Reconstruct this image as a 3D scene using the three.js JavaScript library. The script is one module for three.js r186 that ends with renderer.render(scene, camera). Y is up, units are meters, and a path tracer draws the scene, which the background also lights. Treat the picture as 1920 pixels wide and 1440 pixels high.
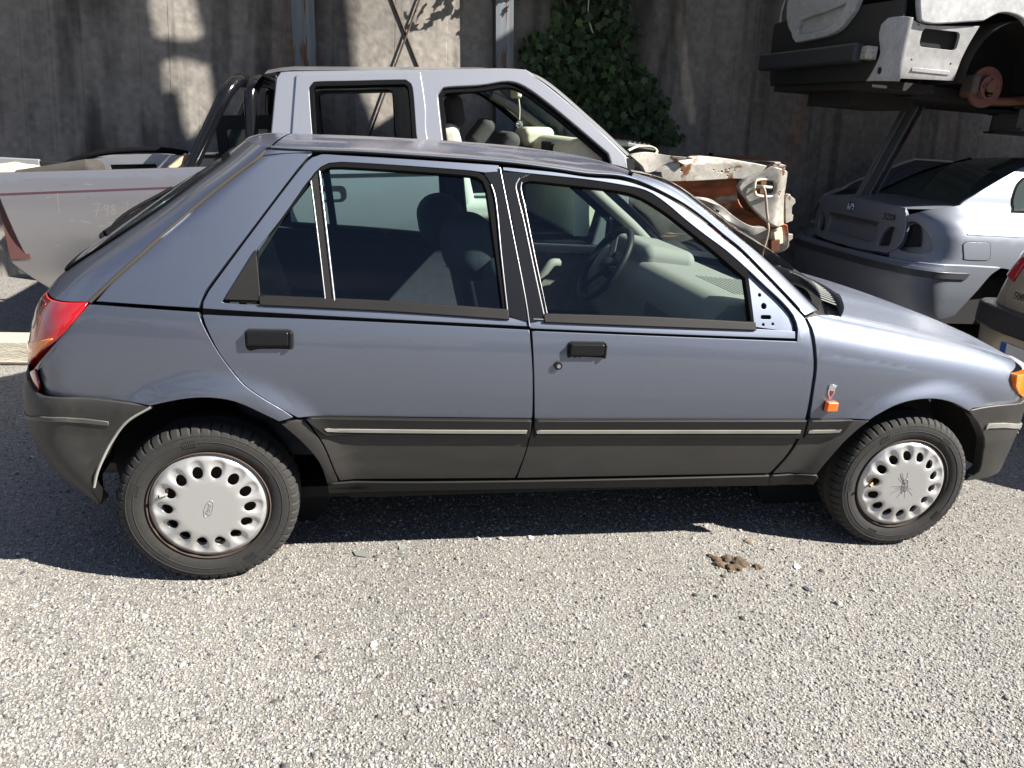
import * as THREE from 'three';
import { mergeGeometries, toCreasedNormals } from 'three/addons/utils/BufferGeometryUtils.js';
import { RoundedBoxGeometry } from 'three/addons/geometries/RoundedBoxGeometry.js';
import { TextGeometry } from 'three/addons/geometries/TextGeometry.js';
import { FontLoader } from 'three/addons/loaders/FontLoader.js';

// ------------------------------------------------------------------ camera
const W = 1024, H = 768;
const scene = new THREE.Scene();
const camera = new THREE.PerspectiveCamera(2 * Math.atan(720 / 1450) * 180 / Math.PI, W / H, 0.05, 400);
const CAMP = new THREE.Vector3(0.3875, 1.4392, 3.0107);
const CF = new THREE.Vector3(0.21755996, -0.31997206, -0.92210929);
const CR = new THREE.Vector3(0.97604693, 0.07155727, 0.20545547);
const CU = new THREE.Vector3(-0.00024361, 0.94472082, -0.32787575);
camera.position.copy(CAMP);
camera.quaternion.setFromRotationMatrix(new THREE.Matrix4().makeBasis(CR, CU, CF.clone().negate()));
camera.updateMatrixWorld();
scene.add(camera);

// ------------------------------------------------------------------ renderer, sky, sun
const renderer = new THREE.WebGLRenderer({ antialias: true });
renderer.setSize(W, H);
renderer.toneMapping = THREE.LinearToneMapping;
renderer.toneMappingExposure = 3.3;
renderer.shadowMap.enabled = true;

// seeded random and tileable value noise
function rng(s) { return () => { s |= 0; s = s + 0x6D2B79F5 | 0; let t = Math.imul(s ^ s >>> 15, 1 | s); t = t + Math.imul(t ^ t >>> 7, 61 | t) ^ t; return ((t ^ t >>> 14) >>> 0) / 4294967296; }; }
const PERM = new Float32Array(65536); { const r = rng(77); for (let i = 0; i < 65536; i++) PERM[i] = r(); }
const hash = (i, j, s) => PERM[((i * 7919 + j * 104729 + s * 15485863) >>> 0) & 65535];
function vnoise(x, y, p, q, s) {            // tile period p x q cells
  const i = Math.floor(x), j = Math.floor(y), f = x - i, g = y - j;
  const a = f * f * (3 - 2 * f), b = g * g * (3 - 2 * g);
  const i0 = ((i % p) + p) % p, i1 = (i0 + 1) % p, j0 = ((j % q) + q) % q, j1 = (j0 + 1) % q;
  const n00 = hash(i0, j0, s), n10 = hash(i1, j0, s), n01 = hash(i0, j1, s), n11 = hash(i1, j1, s);
  return (n00 * (1 - a) + n10 * a) * (1 - b) + (n01 * (1 - a) + n11 * a) * b;
}
function fbm(u, v, p, q, oct, s) { let a = 0, w = .5, t = 0; for (let k = 0; k < oct; k++) { a += w * vnoise(u * p, v * q, p, q, s + k * 13); t += w; w *= .55; p *= 2; q *= 2; } return a / t; }
const clamp = (x, a = 0, b = 1) => Math.min(b, Math.max(a, x));
const smooth = (a, b, x) => { const t = clamp((x - a) / (b - a)); return t * t * (3 - 2 * t); };
const mix = (a, b, t) => a + (b - a) * t;
function lerpTab(tab, x) {                   // smooth table lookup, tab sorted by first column
  if (x <= tab[0][0]) return tab[0][1];
  const n = tab.length; if (x >= tab[n - 1][0]) return tab[n - 1][1];
  let i = 0; while (tab[i + 1][0] < x) i++;
  const [x0, y0] = tab[i], [x1, y1] = tab[i + 1], h = x1 - x0, t = (x - x0) / h;
  const m0 = i > 0 ? (y1 - tab[i - 1][1]) / (x1 - tab[i - 1][0]) : (y1 - y0) / h;
  const m1 = i < n - 2 ? (tab[i + 2][1] - y0) / (tab[i + 2][0] - x0) : (y1 - y0) / h;
  return (2 * t ** 3 - 3 * t * t + 1) * y0 + (t ** 3 - 2 * t * t + t) * h * m0 + (-2 * t ** 3 + 3 * t * t) * y1 + (t ** 3 - t * t) * h * m1;
}

// sky: clear blue air with thin streaky cloud, computed as an equirectangular map
{
  const w = 512, h = 256, d = new Float32Array(w * h * 4);
  for (let j = 0; j < h; j++) for (let i = 0; i < w; i++) {
    const el = (j / (h - 1) - .5) * Math.PI, e = Math.max(0, Math.sin(el));   // row 0 = bottom
    const k = Math.pow(1 - e, 2.2);
    let r = mix(.06, .46, k), g = mix(.12, .55, k), b = mix(.29, .68, k);
    const c = smooth(.5, .78, fbm(i / w, j / h * 1.6, 5, 14, 5, 3)) * .75 * smooth(0, .15, e);
    r = mix(r, .62, c); g = mix(g, .64, c); b = mix(b, .68, c);
    if (el < 0) { r = .20; g = .19; b = .18; }
    const o = (j * w + i) * 4, q = .41; d[o] = r * q; d[o + 1] = g * q; d[o + 2] = b * q; d[o + 3] = 1;
  }
  const t = new THREE.DataTexture(d, w, h, THREE.RGBAFormat, THREE.FloatType);
  t.mapping = THREE.EquirectangularReflectionMapping; t.magFilter = t.minFilter = THREE.LinearFilter;
  t.wrapS = THREE.RepeatWrapping; t.needsUpdate = true;
  scene.background = t; scene.environment = t;
}
const SUN = new THREE.Vector3(1.08, 1.0, 0.56).normalize();
const sun = new THREE.DirectionalLight(new THREE.Color(1.0, .945, .86), 4.6);
sun.position.copy(SUN).multiplyScalar(30).add(new THREE.Vector3(1, 0, -1));
sun.target.position.set(1, 0, -1);
sun.castShadow = true; sun.shadow.radius = 1.2; sun.shadow.mapSize.set(4096, 4096);
Object.assign(sun.shadow.camera, { left: -12, right: 12, top: 12, bottom: -12, near: 1, far: 80 });
scene.add(sun, sun.target);

// ------------------------------------------------------------------ naming helpers
const used = new Map();
function numbered(n) { const k = used.get(n) || 0; used.set(n, k + 1); return k ? n + '_' + String(k).padStart(3, '0') : n; }
function tag(o, label, category, group) { o.userData.label = label; o.userData.category = category; if (group) o.userData.group = group; return o; }
function shade(o) { o.castShadow = o.receiveShadow = true; return o; }
function thing(name, label, category, frame, group) {
  const o = new THREE.Group(); o.name = numbered(name); scene.add(o); tag(o, label, category, group);
  if (frame) { o.position.copy(frame.pos); o.quaternion.copy(frame.q); }
  return o;
}
function part(name, geo, mat, parent) { if (Array.isArray(geo)) geo = merge(geo); const m = shade(new THREE.Mesh(geo, mat)); m.name = name; parent.add(m); return m; }
function solo(name, geo, mat, label, category, group) { if (Array.isArray(geo)) geo = merge(geo); const m = shade(new THREE.Mesh(geo, mat)); m.name = numbered(name); scene.add(m); return tag(m, label, category, group); }
function struct(name, geo, mat) { const m = shade(new THREE.Mesh(geo, mat)); m.name = numbered(name); m.userData.kind = 'structure'; scene.add(m); return m; }
function merge(gs) {
  gs = gs.filter(Boolean).map(g => { g = g.index ? g.toNonIndexed() : g; for (const k of Object.keys(g.attributes)) if (!['position', 'normal', 'uv'].includes(k)) g.deleteAttribute(k); if (!g.attributes.uv) g.setAttribute('uv', new THREE.BufferAttribute(new Float32Array(g.attributes.position.count * 2), 2)); return g; });
  return gs.length === 1 ? gs[0] : mergeGeometries(gs, false);
}
const V = (x, y, z) => new THREE.Vector3(x, y, z);

// ------------------------------------------------------------------ frames: photo pixels to points on a thing's own surfaces
function frame(x, y, z, rx = 0, ry = 0, rz = 0) {
  const pos = V(x, y, z), q = new THREE.Quaternion().setFromEuler(new THREE.Euler(rx, ry, rz, 'YXZ')), iq = q.clone().invert();
  const o = CAMP.clone().sub(pos).applyQuaternion(iq);
  const dir = (px, py) => CF.clone().addScaledVector(CR, (px - 960) / 1450).addScaledVector(CU, -(py - 720) / 1450).applyQuaternion(iq);
  const onZ = (px, py, zz) => { const d = dir(px, py), t = (zz - o.z) / d.z; return o.clone().addScaledVector(d, t); };
  const onY = (px, py, yy) => { const d = dir(px, py), t = (yy - o.y) / d.y; return o.clone().addScaledVector(d, t); };
  const onX = (px, py, xx) => { const d = dir(px, py), t = (xx - o.x) / d.x; return o.clone().addScaledVector(d, t); };
  const march = (px, py, f, t0, t1) => {     // f(point) > 0 outside; first crossing
    const d = dir(px, py), n = 240; let pt = t0;
    for (let i = 1; i <= n; i++) {
      const t = t0 + (t1 - t0) * i / n, p = o.clone().addScaledVector(d, t);
      if (f(p) <= 0) { let a = pt, b = t; for (let k = 0; k < 24; k++) { const m = (a + b) / 2; if (f(o.clone().addScaledVector(d, m)) <= 0) b = m; else a = m; } return o.clone().addScaledVector(d, b); }
      pt = t;
    }
    return null;
  };
  return { pos, q, onZ, onY, onX, march };
}
const WORLD = frame(0, 0, 0);

// '10,20 30,40* ...' -> [[x,y,corner],...]
const pxs = s => s.trim().split(/\s+/).map(t => { const c = t.endsWith('*'); const [a, b] = t.replace('*', '').split(',').map(Number); return [a, b, c ? 1 : 0]; });
// Catmull-Rom through points (corner points stay sharp)
function curve(pts, step = .025, closed = true) {
  const out = [], n = pts.length, m = closed ? n : n - 1;
  const at = i => closed ? pts[((i % n) + n) % n] : pts[clamp(i, 0, n - 1)];
  for (let i = 0; i < m; i++) {
    const p1 = at(i), p2 = at(i + 1); let p0 = at(i - 1), p3 = at(i + 2);
    if (p1[2]) p0 = p1; if (p2[2]) p3 = p2;
    const d = Math.hypot(p2[0] - p1[0], p2[1] - p1[1]), k = Math.max(1, Math.round(d / step));
    for (let j = 0; j < k; j++) {
      const t = j / k, t2 = t * t, t3 = t2 * t;
      const f = a => .5 * (2 * p1[a] + (p2[a] - p0[a]) * t + (2 * p0[a] - 5 * p1[a] + 4 * p2[a] - p3[a]) * t2 + (3 * p1[a] - p0[a] - 3 * p2[a] + p3[a]) * t3);
      out.push([f(0), f(1)]);
    }
  }
  if (!closed) out.push([pts[n - 1][0], pts[n - 1][1]]);
  return out;
}
const area = p => { let a = 0; for (let i = 0; i < p.length; i++) { const q = p[(i + 1) % p.length]; a += p[i][0] * q[1] - q[0] * p[i][1]; } return a / 2; };
function outs(p) {                           // outward vertex normals of a closed polygon
  const s = area(p) > 0 ? 1 : -1, n = p.length;
  return p.map((c, i) => {
    const a = p[(i + n - 1) % n], b = p[(i + 1) % n];
    let e1 = [c[0] - a[0], c[1] - a[1]], e2 = [b[0] - c[0], b[1] - c[1]];
    const l1 = Math.hypot(...e1) || 1e-9, l2 = Math.hypot(...e2) || 1e-9; e1 = [e1[0] / l1, e1[1] / l1]; e2 = [e2[0] / l2, e2[1] / l2];
    let nx = s * (e1[1] + e2[1]), ny = -s * (e1[0] + e2[0]); const l = Math.hypot(nx, ny) || 1e-9; nx /= l; ny /= l;
    const k = Math.min(1.6, 1 / Math.max(.35, s * (e1[1] * nx - e1[0] * ny)));
    return [nx * k, ny * k];
  });
}
const inset = (p, d) => { const o = outs(p); return p.map((c, i) => [c[0] - o[i][0] * d, c[1] - o[i][1] * d]); };
const rectP = (x0, y0, x1, y1, r = 0, k = 4) => {
  if (!r) return [[x0, y0], [x1, y0], [x1, y1], [x0, y1]];
  const p = []; for (const [cx, cy, a] of [[x1 - r, y0 + r, -90], [x1 - r, y1 - r, 0], [x0 + r, y1 - r, 90], [x0 + r, y0 + r, 180]]) for (let i = 0; i <= k; i++) { const t = (a + 90 * i / k) * Math.PI / 180; p.push([cx + r * Math.cos(t), cy + r * Math.sin(t)]); }
  return p;
};
const ellP = (cx, cy, rx, ry, n = 16, rot = 0) => Array.from({ length: n }, (_, i) => { const t = i / n * Math.PI * 2, a = rx * Math.cos(t), b = ry * Math.sin(t); return [cx + a * Math.cos(rot) - b * Math.sin(rot), cy + a * Math.sin(rot) + b * Math.cos(rot)]; });

// A sheet-metal panel: polygon (with holes) in surface coordinates u,v, laid on map(u,v), edges rolled inwards by rim
function sheet(outer, map, o = {}) {
  const { holes = [], L = .07, rim = .018, lip = .0018, off = 0, flip = 1, uv = (u, v) => [u, v], holeRim = rim, back = 0 } = o;
  if (area(outer) < 0) outer = outer.slice().reverse();
  const hs = holes.map(h => area(h) > 0 ? h.slice().reverse() : h);
  const pts = [...outer, ...hs.flat()].map(p => [p[0], p[1]]);
  let tri = THREE.ShapeUtils.triangulateShape(outer.map(p => new THREE.Vector2(p[0], p[1])), hs.map(h => h.map(p => new THREE.Vector2(p[0], p[1]))));
  for (let it = 0; it < 9; it++) {           // conforming refinement
    const mid = new Map(); let any = false;
    const len = (a, b) => Math.hypot(pts[a][0] - pts[b][0], pts[a][1] - pts[b][1]);
    const key = (a, b) => a < b ? a * 1e6 + b : b * 1e6 + a;
    for (const [a, b, c] of tri) for (const [i, j] of [[a, b], [b, c], [c, a]]) if (len(i, j) > L && !mid.has(key(i, j))) { mid.set(key(i, j), pts.length); pts.push([(pts[i][0] + pts[j][0]) / 2, (pts[i][1] + pts[j][1]) / 2]); any = true; }
    if (!any) break;
    const nt = [];
    for (const [a, b, c] of tri) {
      const x = mid.get(key(a, b)), y = mid.get(key(b, c)), z = mid.get(key(c, a)), k = (x !== undefined) + (y !== undefined) + (z !== undefined);
      if (!k) nt.push([a, b, c]);
      else if (k === 3) nt.push([a, x, z], [x, b, y], [z, y, c], [x, y, z]);
      else if (k === 1) { if (x !== undefined) nt.push([a, x, c], [x, b, c]); else if (y !== undefined) nt.push([a, b, y], [a, y, c]); else nt.push([a, b, z], [z, b, c]); }
      else { if (x === undefined) nt.push([a, b, y], [a, y, z], [z, y, c]); else if (y === undefined) nt.push([x, b, c], [a, x, z], [x, c, z]); else nt.push([a, x, c], [x, b, y], [x, y, c]); }
    }
    tri = nt;
  }
  const P = [], N = [], U = [], I = [], e = 1e-4, cache = new Map();
  const at = (u, v) => { const m = map(u, v); return V(m[0], m[1], m[2]); };
  const nor = (u, v) => { const a = at(u + e, v).sub(at(u - e, v)), b = at(u, v + e).sub(at(u, v - e)); return a.cross(b).normalize().multiplyScalar(flip); };
  const push = (p, n, u, v) => { P.push(p.x, p.y, p.z); N.push(n.x, n.y, n.z); U.push(...uv(u, v)); return P.length / 3 - 1; };
  const face = (a, b, c) => {
    const A = V(P[3 * a], P[3 * a + 1], P[3 * a + 2]), B = V(P[3 * b], P[3 * b + 1], P[3 * b + 2]), C = V(P[3 * c], P[3 * c + 1], P[3 * c + 2]);
    const g = B.sub(A).cross(C.sub(A)), s = g.x * (N[3 * a] + N[3 * b] + N[3 * c]) + g.y * (N[3 * a + 1] + N[3 * b + 1] + N[3 * c + 1]) + g.z * (N[3 * a + 2] + N[3 * b + 2] + N[3 * c + 2]);
    s >= 0 ? I.push(a, b, c) : I.push(a, c, b);
  };
  const base = pts.map(([u, v]) => { const n = nor(u, v); return push(at(u, v).addScaledVector(n, off), n, u, v); });
  for (const t of tri) face(base[t[0]], base[t[1]], base[t[2]]);
  if (back) {                                // inner skin
    const bb = pts.map(([u, v]) => { const n = nor(u, v); return push(at(u, v).addScaledVector(n, off - back), n.clone().negate(), u, v); });
    for (const t of tri) face(bb[t[0]], bb[t[2]], bb[t[1]]);
  }
  const roll = (loop, sg, rm) => {
    if (!rm) return; const ou = outs(loop), r = loop.map((p, i) => {
      const u = p[0], v = p[1], n = nor(u, v), q = at(u, v), out = at(u + sg * ou[i][0] * .002, v + sg * ou[i][1] * .002).sub(q).normalize();
      const p0 = q.clone().addScaledVector(n, off), p1 = p0.clone().addScaledVector(out, lip).addScaledVector(n, -lip), p2 = p1.clone().addScaledVector(n, -rm);
      return [push(p0, n, u, v), push(p1, out, u, v), push(p2, out, u, v)];
    });
    for (let i = 0; i < r.length; i++) { const a = r[i], b = r[(i + 1) % r.length]; face(a[0], b[0], b[1]); face(a[0], b[1], a[1]); face(a[1], b[1], b[2]); face(a[1], b[2], a[2]); }
  };
  roll(outer, 1, rim); for (const h of hs) roll(h, -1, holeRim);
  const g = new THREE.BufferGeometry();
  g.setAttribute('position', new THREE.Float32BufferAttribute(P, 3)); g.setAttribute('normal', new THREE.Float32BufferAttribute(N, 3)); g.setAttribute('uv', new THREE.Float32BufferAttribute(U, 2)); g.setIndex(I);
  return g;
}
// grid surface f(s,t) -> [x,y,z], s,t in 0..1
function grid(f, n, m, o = {}) {
  const P = [], U = [], I = []; const uv = o.uv || ((s, t) => [s, t]);
  for (let j = 0; j <= m; j++) for (let i = 0; i <= n; i++) { const p = f(i / n, j / m); P.push(p[0], p[1], p[2]); U.push(...uv(i / n, j / m, p)); }
  for (let j = 0; j < m; j++) for (let i = 0; i < n; i++) { const a = j * (n + 1) + i, b = a + 1, c = a + n + 1, d = c + 1; if (o.flip) I.push(a, c, b, b, c, d); else I.push(a, b, c, b, d, c); }
  const g = new THREE.BufferGeometry(); g.setAttribute('position', new THREE.Float32BufferAttribute(P, 3)); g.setAttribute('uv', new THREE.Float32BufferAttribute(U, 2)); g.setIndex(I); g.computeVertexNormals(); return g;
}
const tube = (pts, r, n = 24, k = 8, closed = false) => new THREE.TubeGeometry(new THREE.CatmullRomCurve3(pts.map(p => p.isVector3 ? p : V(...p)), closed, 'centripetal'), n, r, k, closed);
const box = (x0, y0, z0, x1, y1, z1, r = 0) => { const w = Math.abs(x1 - x0), h = Math.abs(y1 - y0), d = Math.abs(z1 - z0); const g = r ? new RoundedBoxGeometry(w, h, d, 3, Math.min(r, w / 2.01, h / 2.01, d / 2.01)) : new THREE.BoxGeometry(w, h, d); g.translate((x0 + x1) / 2, (y0 + y1) / 2, (z0 + z1) / 2); return g; };
// a straight bar of given section between two points
function bar(a, b, w, h, r = 0, up = V(0, 1, 0)) { const d = b.clone().sub(a), l = d.length(); const g = r ? new RoundedBoxGeometry(w, h, l, 2, r) : new THREE.BoxGeometry(w, h, l); const m = new THREE.Matrix4().lookAt(b, a, up); g.applyMatrix4(m); const c = a.clone().add(b).multiplyScalar(.5); g.translate(c.x, c.y, c.z); return g; }
const cyl = (x, y, z, r, h, ax = 'z', n = 20, r2 = r) => { const g = new THREE.CylinderGeometry(r2, r, h, n); if (ax === 'z') g.rotateX(Math.PI / 2); if (ax === 'x') g.rotateZ(-Math.PI / 2); g.translate(x, y, z); return g; };
const ball = (x, y, z, rx, ry = rx, rz = rx, n = 16) => { const g = new THREE.SphereGeometry(1, n, Math.ceil(n * .7)); g.scale(rx, ry, rz); g.translate(x, y, z); return g; };
const flipZ = g => { g = g.clone(); const p = g.attributes.position, n = g.attributes.normal; for (let i = 0; i < p.count; i++) { p.setZ(i, -p.getZ(i)); n.setZ(i, -n.getZ(i)); } const ix = g.index; if (ix) for (let i = 0; i < ix.count; i += 3) { const t = ix.getX(i); ix.setX(i, ix.getX(i + 1)); ix.setX(i + 1, t); } else { const sw = (at, k) => { const a = at.array; for (let i = 0; i < at.count; i += 3) for (let c = 0; c < k; c++) { const x = a[i * k + c]; a[i * k + c] = a[(i + 1) * k + c]; a[(i + 1) * k + c] = x; } }; sw(p, 3); sw(n, 3); if (g.attributes.uv) sw(g.attributes.uv, 2); } return g; };

// ------------------------------------------------------------------ textures and materials
function texture(w, h, fn, srgb = true) {
  const d = new Uint8Array(w * h * 4);
  for (let j = 0; j < h; j++) for (let i = 0; i < w; i++) { const c = fn(i / w, j / h), o = (j * w + i) * 4; d[o] = clamp(c[0]) * 255; d[o + 1] = clamp(c[1]) * 255; d[o + 2] = clamp(c[2]) * 255; d[o + 3] = 255; }
  const t = new THREE.DataTexture(d, w, h, THREE.RGBAFormat); t.wrapS = t.wrapT = THREE.RepeatWrapping; t.magFilter = THREE.LinearFilter; t.minFilter = THREE.LinearMipmapLinearFilter; t.generateMipmaps = true; if (srgb) t.colorSpace = THREE.SRGBColorSpace; t.needsUpdate = true; return t;
}
const rep = (t, a, b = a) => { const c = t.clone(); c.repeat.set(a, b); c.needsUpdate = true; return c; };
const lin = (r, g, b) => new THREE.Color().setRGB(r, g, b);
const mat = (r, g, b, rough = .6, o = {}) => new THREE.MeshStandardMaterial({ color: lin(r, g, b), roughness: rough, side: THREE.DoubleSide, ...o });
const phys = (r, g, b, rough, o = {}) => new THREE.MeshPhysicalMaterial({ color: lin(r, g, b), roughness: rough, side: THREE.DoubleSide, ...o });
const font = await new FontLoader().loadAsync('fonts/droid/droid_sans_bold.typeface.json');
const fontR = await new FontLoader().loadAsync('fonts/droid/droid_serif_bold.typeface.json');
function text(s, size, depth, f = font) { const g = new TextGeometry(s, { font: f, size, depth, curveSegments: 3, bevelEnabled: false }); g.computeBoundingBox(); const b = g.boundingBox; g.translate(-(b.min.x + b.max.x) / 2, -(b.min.y + b.max.y) / 2, 0); return g; }
// dust and speckle used on painted and plastic things
const T_DUST = texture(512, 512, (u, v) => { const a = fbm(u, v, 6, 6, 6, 21), b = fbm(u, v, 40, 40, 3, 5); const c = .86 + .18 * (a - .5) + .16 * (b - .5); return [c, c * .995, c * .98]; });
const T_ROUGH = texture(512, 512, (u, v) => { const a = fbm(u, v, 5, 5, 6, 71), b = fbm(u, v, 60, 60, 2, 9); const c = .62 + .5 * (a - .45) + .25 * (b - .5); return [c, c, c]; }, false);
const M = {};
M.black = phys(.010, .010, .011, .55, { specularIntensity: .5 });
M.rubber = phys(.006, .006, .007, .85, { specularIntensity: .12 });
M.plastic = phys(.015, .0145, .0142, .55, { map: T_DUST, specularIntensity: .5 });
M.void = mat(.012, .012, .012, .95);
M.chrome = mat(.75, .75, .76, .18, { metalness: 1 });
M.steel = mat(.42, .42, .43, .4, { metalness: .9 });
M.glass = phys(.70, .84, .82, .0, { transmission: 1, thickness: 0, ior: 1.5 });
M.clear = phys(.94, .97, .96, .0, { transmission: 1, thickness: 0, ior: 1.5 });
// ================================================================== ground, wall
const T_ASPH = (() => {
  const N = 2048, cells = 300, rr = rng(12), pts = [];
  for (let j = 0; j < cells; j++) for (let i = 0; i < cells; i++) pts.push([(i + rr()) / cells, (j + rr()) / cells, rr(), rr()]);
  return texture(N, N, (u, v) => {
    const ci = Math.floor(u * cells), cj = Math.floor(v * cells); let d1 = 9, d2 = 9, id = null;
    for (let b = -1; b <= 1; b++) for (let a = -1; a <= 1; a++) { const i = (ci + a + cells) % cells, j = (cj + b + cells) % cells, p = pts[j * cells + i]; let dx = Math.abs(u - p[0]), dy = Math.abs(v - p[1]); dx = Math.min(dx, 1 - dx); dy = Math.min(dy, 1 - dy); const d = Math.hypot(dx, dy) * cells; if (d < d1) { d2 = d1; d1 = d; id = p; } else if (d < d2) d2 = d; }
    const edge = smooth(.02, .22, d2 - d1), g = mix(.52, .68, id[2]) + (id[3] > .93 ? .12 : 0) - (id[3] < .07 ? .16 : 0), m = fbm(u, v, 3, 3, 6, 44); const w = (id[3] - .5) * .05;
    const k = mix(.40, g, edge) * mix(.86, 1.12, m); return [k * (1.0 + w), k * .985, k * (.955 - w)];
  });
})();
const T_ASPHB = (() => { const d = T_ASPH.image.data, w = T_ASPH.image.width, t = texture(w, w, (u, v) => { const o = (Math.floor(v * w) * w + Math.floor(u * w)) * 4, k = d[o + 1] / 255; return [k, k, k]; }, false); return t; })();
{
  const g = new THREE.PlaneGeometry(240, 240); g.rotateX(-Math.PI / 2); const uv = g.attributes.uv; for (let i = 0; i < uv.count; i++) uv.setXY(i, uv.getX(i) * 240 / 2.7, uv.getY(i) * 240 / 2.7);
  struct('ground', g, mat(.70, .69, .675, .95, { map: T_ASPH, bumpMap: T_ASPHB, bumpScale: .007 }));
}
{ // loose and half-bedded stone chips of the worn surface
  const r = rng(101), geos = []; const base = new THREE.IcosahedronGeometry(1, 0); const p = base.attributes.position;
  const key = new Map(); for (let i = 0; i < p.count; i++) { const k = [p.getX(i), p.getY(i), p.getZ(i)].map(a => a.toFixed(3)).join(); if (!key.has(k)) key.set(k, .62 + .55 * r()); const s = key.get(k); p.setXYZ(i, p.getX(i) * s, p.getY(i) * s * .7, p.getZ(i) * s); }
  base.computeVertexNormals();
  const N = 95000, m = new THREE.InstancedMesh(base, mat(1, 1, 1, .9), N), q = new THREE.Matrix4(), e = new THREE.Euler(), qq = new THREE.Quaternion(), c = new THREE.Color();
  for (let i = 0; i < N; i++) {
    const t = r(), z = t < .8 ? mix(.35, 2.0, Math.sqrt(r())) : mix(-1.3, .6, r()), x = mix(-1.1, 3.9, r());
    const s = (.0022 + .0042 * r() * r()) * (r() > .985 ? 1.9 : 1);
    e.set(r() * .7, r() * 6.3, r() * .7); qq.setFromEuler(e); q.compose(V(x, s * .12, z), qq, V(s * (1 + r()), s, s * (.8 + .5 * r()))); m.setMatrixAt(i, q);
    const k = r() > .994 ? .55 : r() < .05 ? .07 : .17 + .15 * r(), w = (r() - .5) * .06; c.setRGB(k * (1.03 + w), k, k * (.94 - w)); m.setColorAt(i, c);
  }
  m.name = 'gravel'; m.userData.kind = 'stuff'; tag(m, 'fine pale stone chips covering the worn yard surface', 'gravel'); shade(m); scene.add(m);
}
// retaining wall leaning back, with the marks of upright shuttering boards
const WL = { z: -3.72, lean: .128 };
const wallZ = y => WL.z - WL.lean * y;
M.concrete = (() => {
  const t = texture(2048, 1024, (u, v) => {
    const a = fbm(u, v, 9, 4, 6, 61), st = fbm(u, v, 60, 2, 5, 62), st2 = fbm(u, v, 26, 3, 5, 65), sp = fbm(u, v, 240, 120, 2, 63), bl = fbm(u, v, 5, 3, 4, 64);
    let k = .50 + .20 * (a - .5) + .13 * (sp - .5);
    k *= 1 - .42 * smooth(.52, .78, st2) * smooth(.35, .6, bl); k *= 1 - .22 * smooth(.5, .72, st);
    const seam = ((u * 48) % 1 + 1) % 1; k *= 1 - .16 * smooth(.03, 0, Math.min(seam, 1 - seam)) * smooth(.4, .55, fbm(u, v, 24, 6, 3, 66));
    const rust = smooth(.68, .82, fbm(u, v, 40, 3, 4, 67)) * .22;
    return [k * (1.0 + rust * .3), k * (.965 - rust * .25), k * (.915 - rust * .5)];
  });
  const b = texture(1024, 512, (u, v) => { const k = .5 + .35 * (fbm(u, v, 60, 30, 5, 81) - .5) + .6 * (fbm(u, v, 220, 110, 3, 82) - .5); return [k, k, k]; }, false);
  return mat(.88, .88, .88, .95, { map: t, bumpMap: b, bumpScale: .008 });
})();
{
  const r = rng(31), nb = 46, off = Array.from({ length: nb + 1 }, () => r() * .003);
  const P = [], I = [], U = [], x0 = -7, x1 = 13, h = 7.5;
  for (let k = 0; k < nb; k++) {
    const a = mix(x0, x1, k / nb), b = mix(x0, x1, (k + 1) / nb), y1 = h;
    const ring = [[a, 0], [a + .004, off[k]], [b - .004, off[k]], [b, 0]];
    for (let j = 0; j < 3; j++) { const s = P.length / 3; for (const y of [0, y1]) for (const c of [ring[j], ring[j + 1]]) { P.push(c[0], y, wallZ(y) + c[1]); U.push(c[0] / 10 + .3, y / 5); } I.push(s, s + 1, s + 2, s + 1, s + 3, s + 2); }
  }
  const g = new THREE.BufferGeometry(); g.setAttribute('position', new THREE.Float32BufferAttribute(P, 3)); g.setAttribute('uv', new THREE.Float32BufferAttribute(U, 2)); g.setIndex(I); g.computeVertexNormals();
  const w = shade(new THREE.Mesh(g, M.concrete)); w.name = 'retaining_wall'; scene.add(w); tag(w, 'tall stained concrete retaining wall behind the parked wrecks', 'wall');
  // thickness behind the face
  const bk = part('wall_core', (() => { const s = new THREE.Shape([[0, 0], [-.9, 0], [-.9, 7.4], [0, 7.4]].map(p => new THREE.Vector2(...p))); const e = new THREE.ExtrudeGeometry(s, { depth: 20, bevelEnabled: false }); e.rotateY(Math.PI / 2); const pp = e.attributes.position; for (let i = 0; i < pp.count; i++) { const X = pp.getX(i), Y = pp.getY(i), Z = pp.getZ(i); pp.setXYZ(i, X - 7, Y, wallZ(Y) - .03 + (Z > 0 ? -Z : Z)); } e.computeVertexNormals(); return e; })(), M.concrete, w);
}
// ================================================================== the grey five-door hatchback in front
// paint map: faint dust plus the light scuffs and scratches seen on the side (uv = metres on the side)
const ybelt = x => .889 - .034 * x;
const SECT = [[.05, .58], [.2, .672], [.27, .712], [.34, .745], [.45, .776], [.55, .792], [.64, .801], [.72, .803], [.79, .799], [.85, .789], [.885, .777], [.95, .752], [1.1, .690], [1.25, .626], [1.33, .590], [1.45, .52]];
const XS = [[.2, -.50], [.35, -.52], [.62, -.553], [.705, -.553], [.80, -.525], [.863, -.497], [.954, -.412], [1.012, -.337], [1.104, -.213], [1.184, -.104], [1.263, .008], [1.315, .07], [1.36, .12]];
const YHOOD = [[1.8, .915], [1.95, .905], [2.07, .889], [2.39, .836], [2.6, .797], [2.83, .741], [3.0, .69], [3.2, .60]];
const PEX = 2.6;
const DR = y => mix(.21, .15, smooth(1.1, 1.3, y));
const zsec = (x, y) => lerpTab(SECT, y + .034 * (x - .9)) - (x > 1.9 ? .08 * (x - 1.9) ** 2 : 0) - (x < .2 ? .12 * (x - .2) ** 2 : 0);
function flare(x, y, cx, cy, R) { const r = Math.hypot(x - cx, y - cy); return .024 * (1 - smooth(0, .09, r - R)) * smooth(-.06, .10, y - cy) * smooth(R - .12, R - .03, r); }
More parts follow.
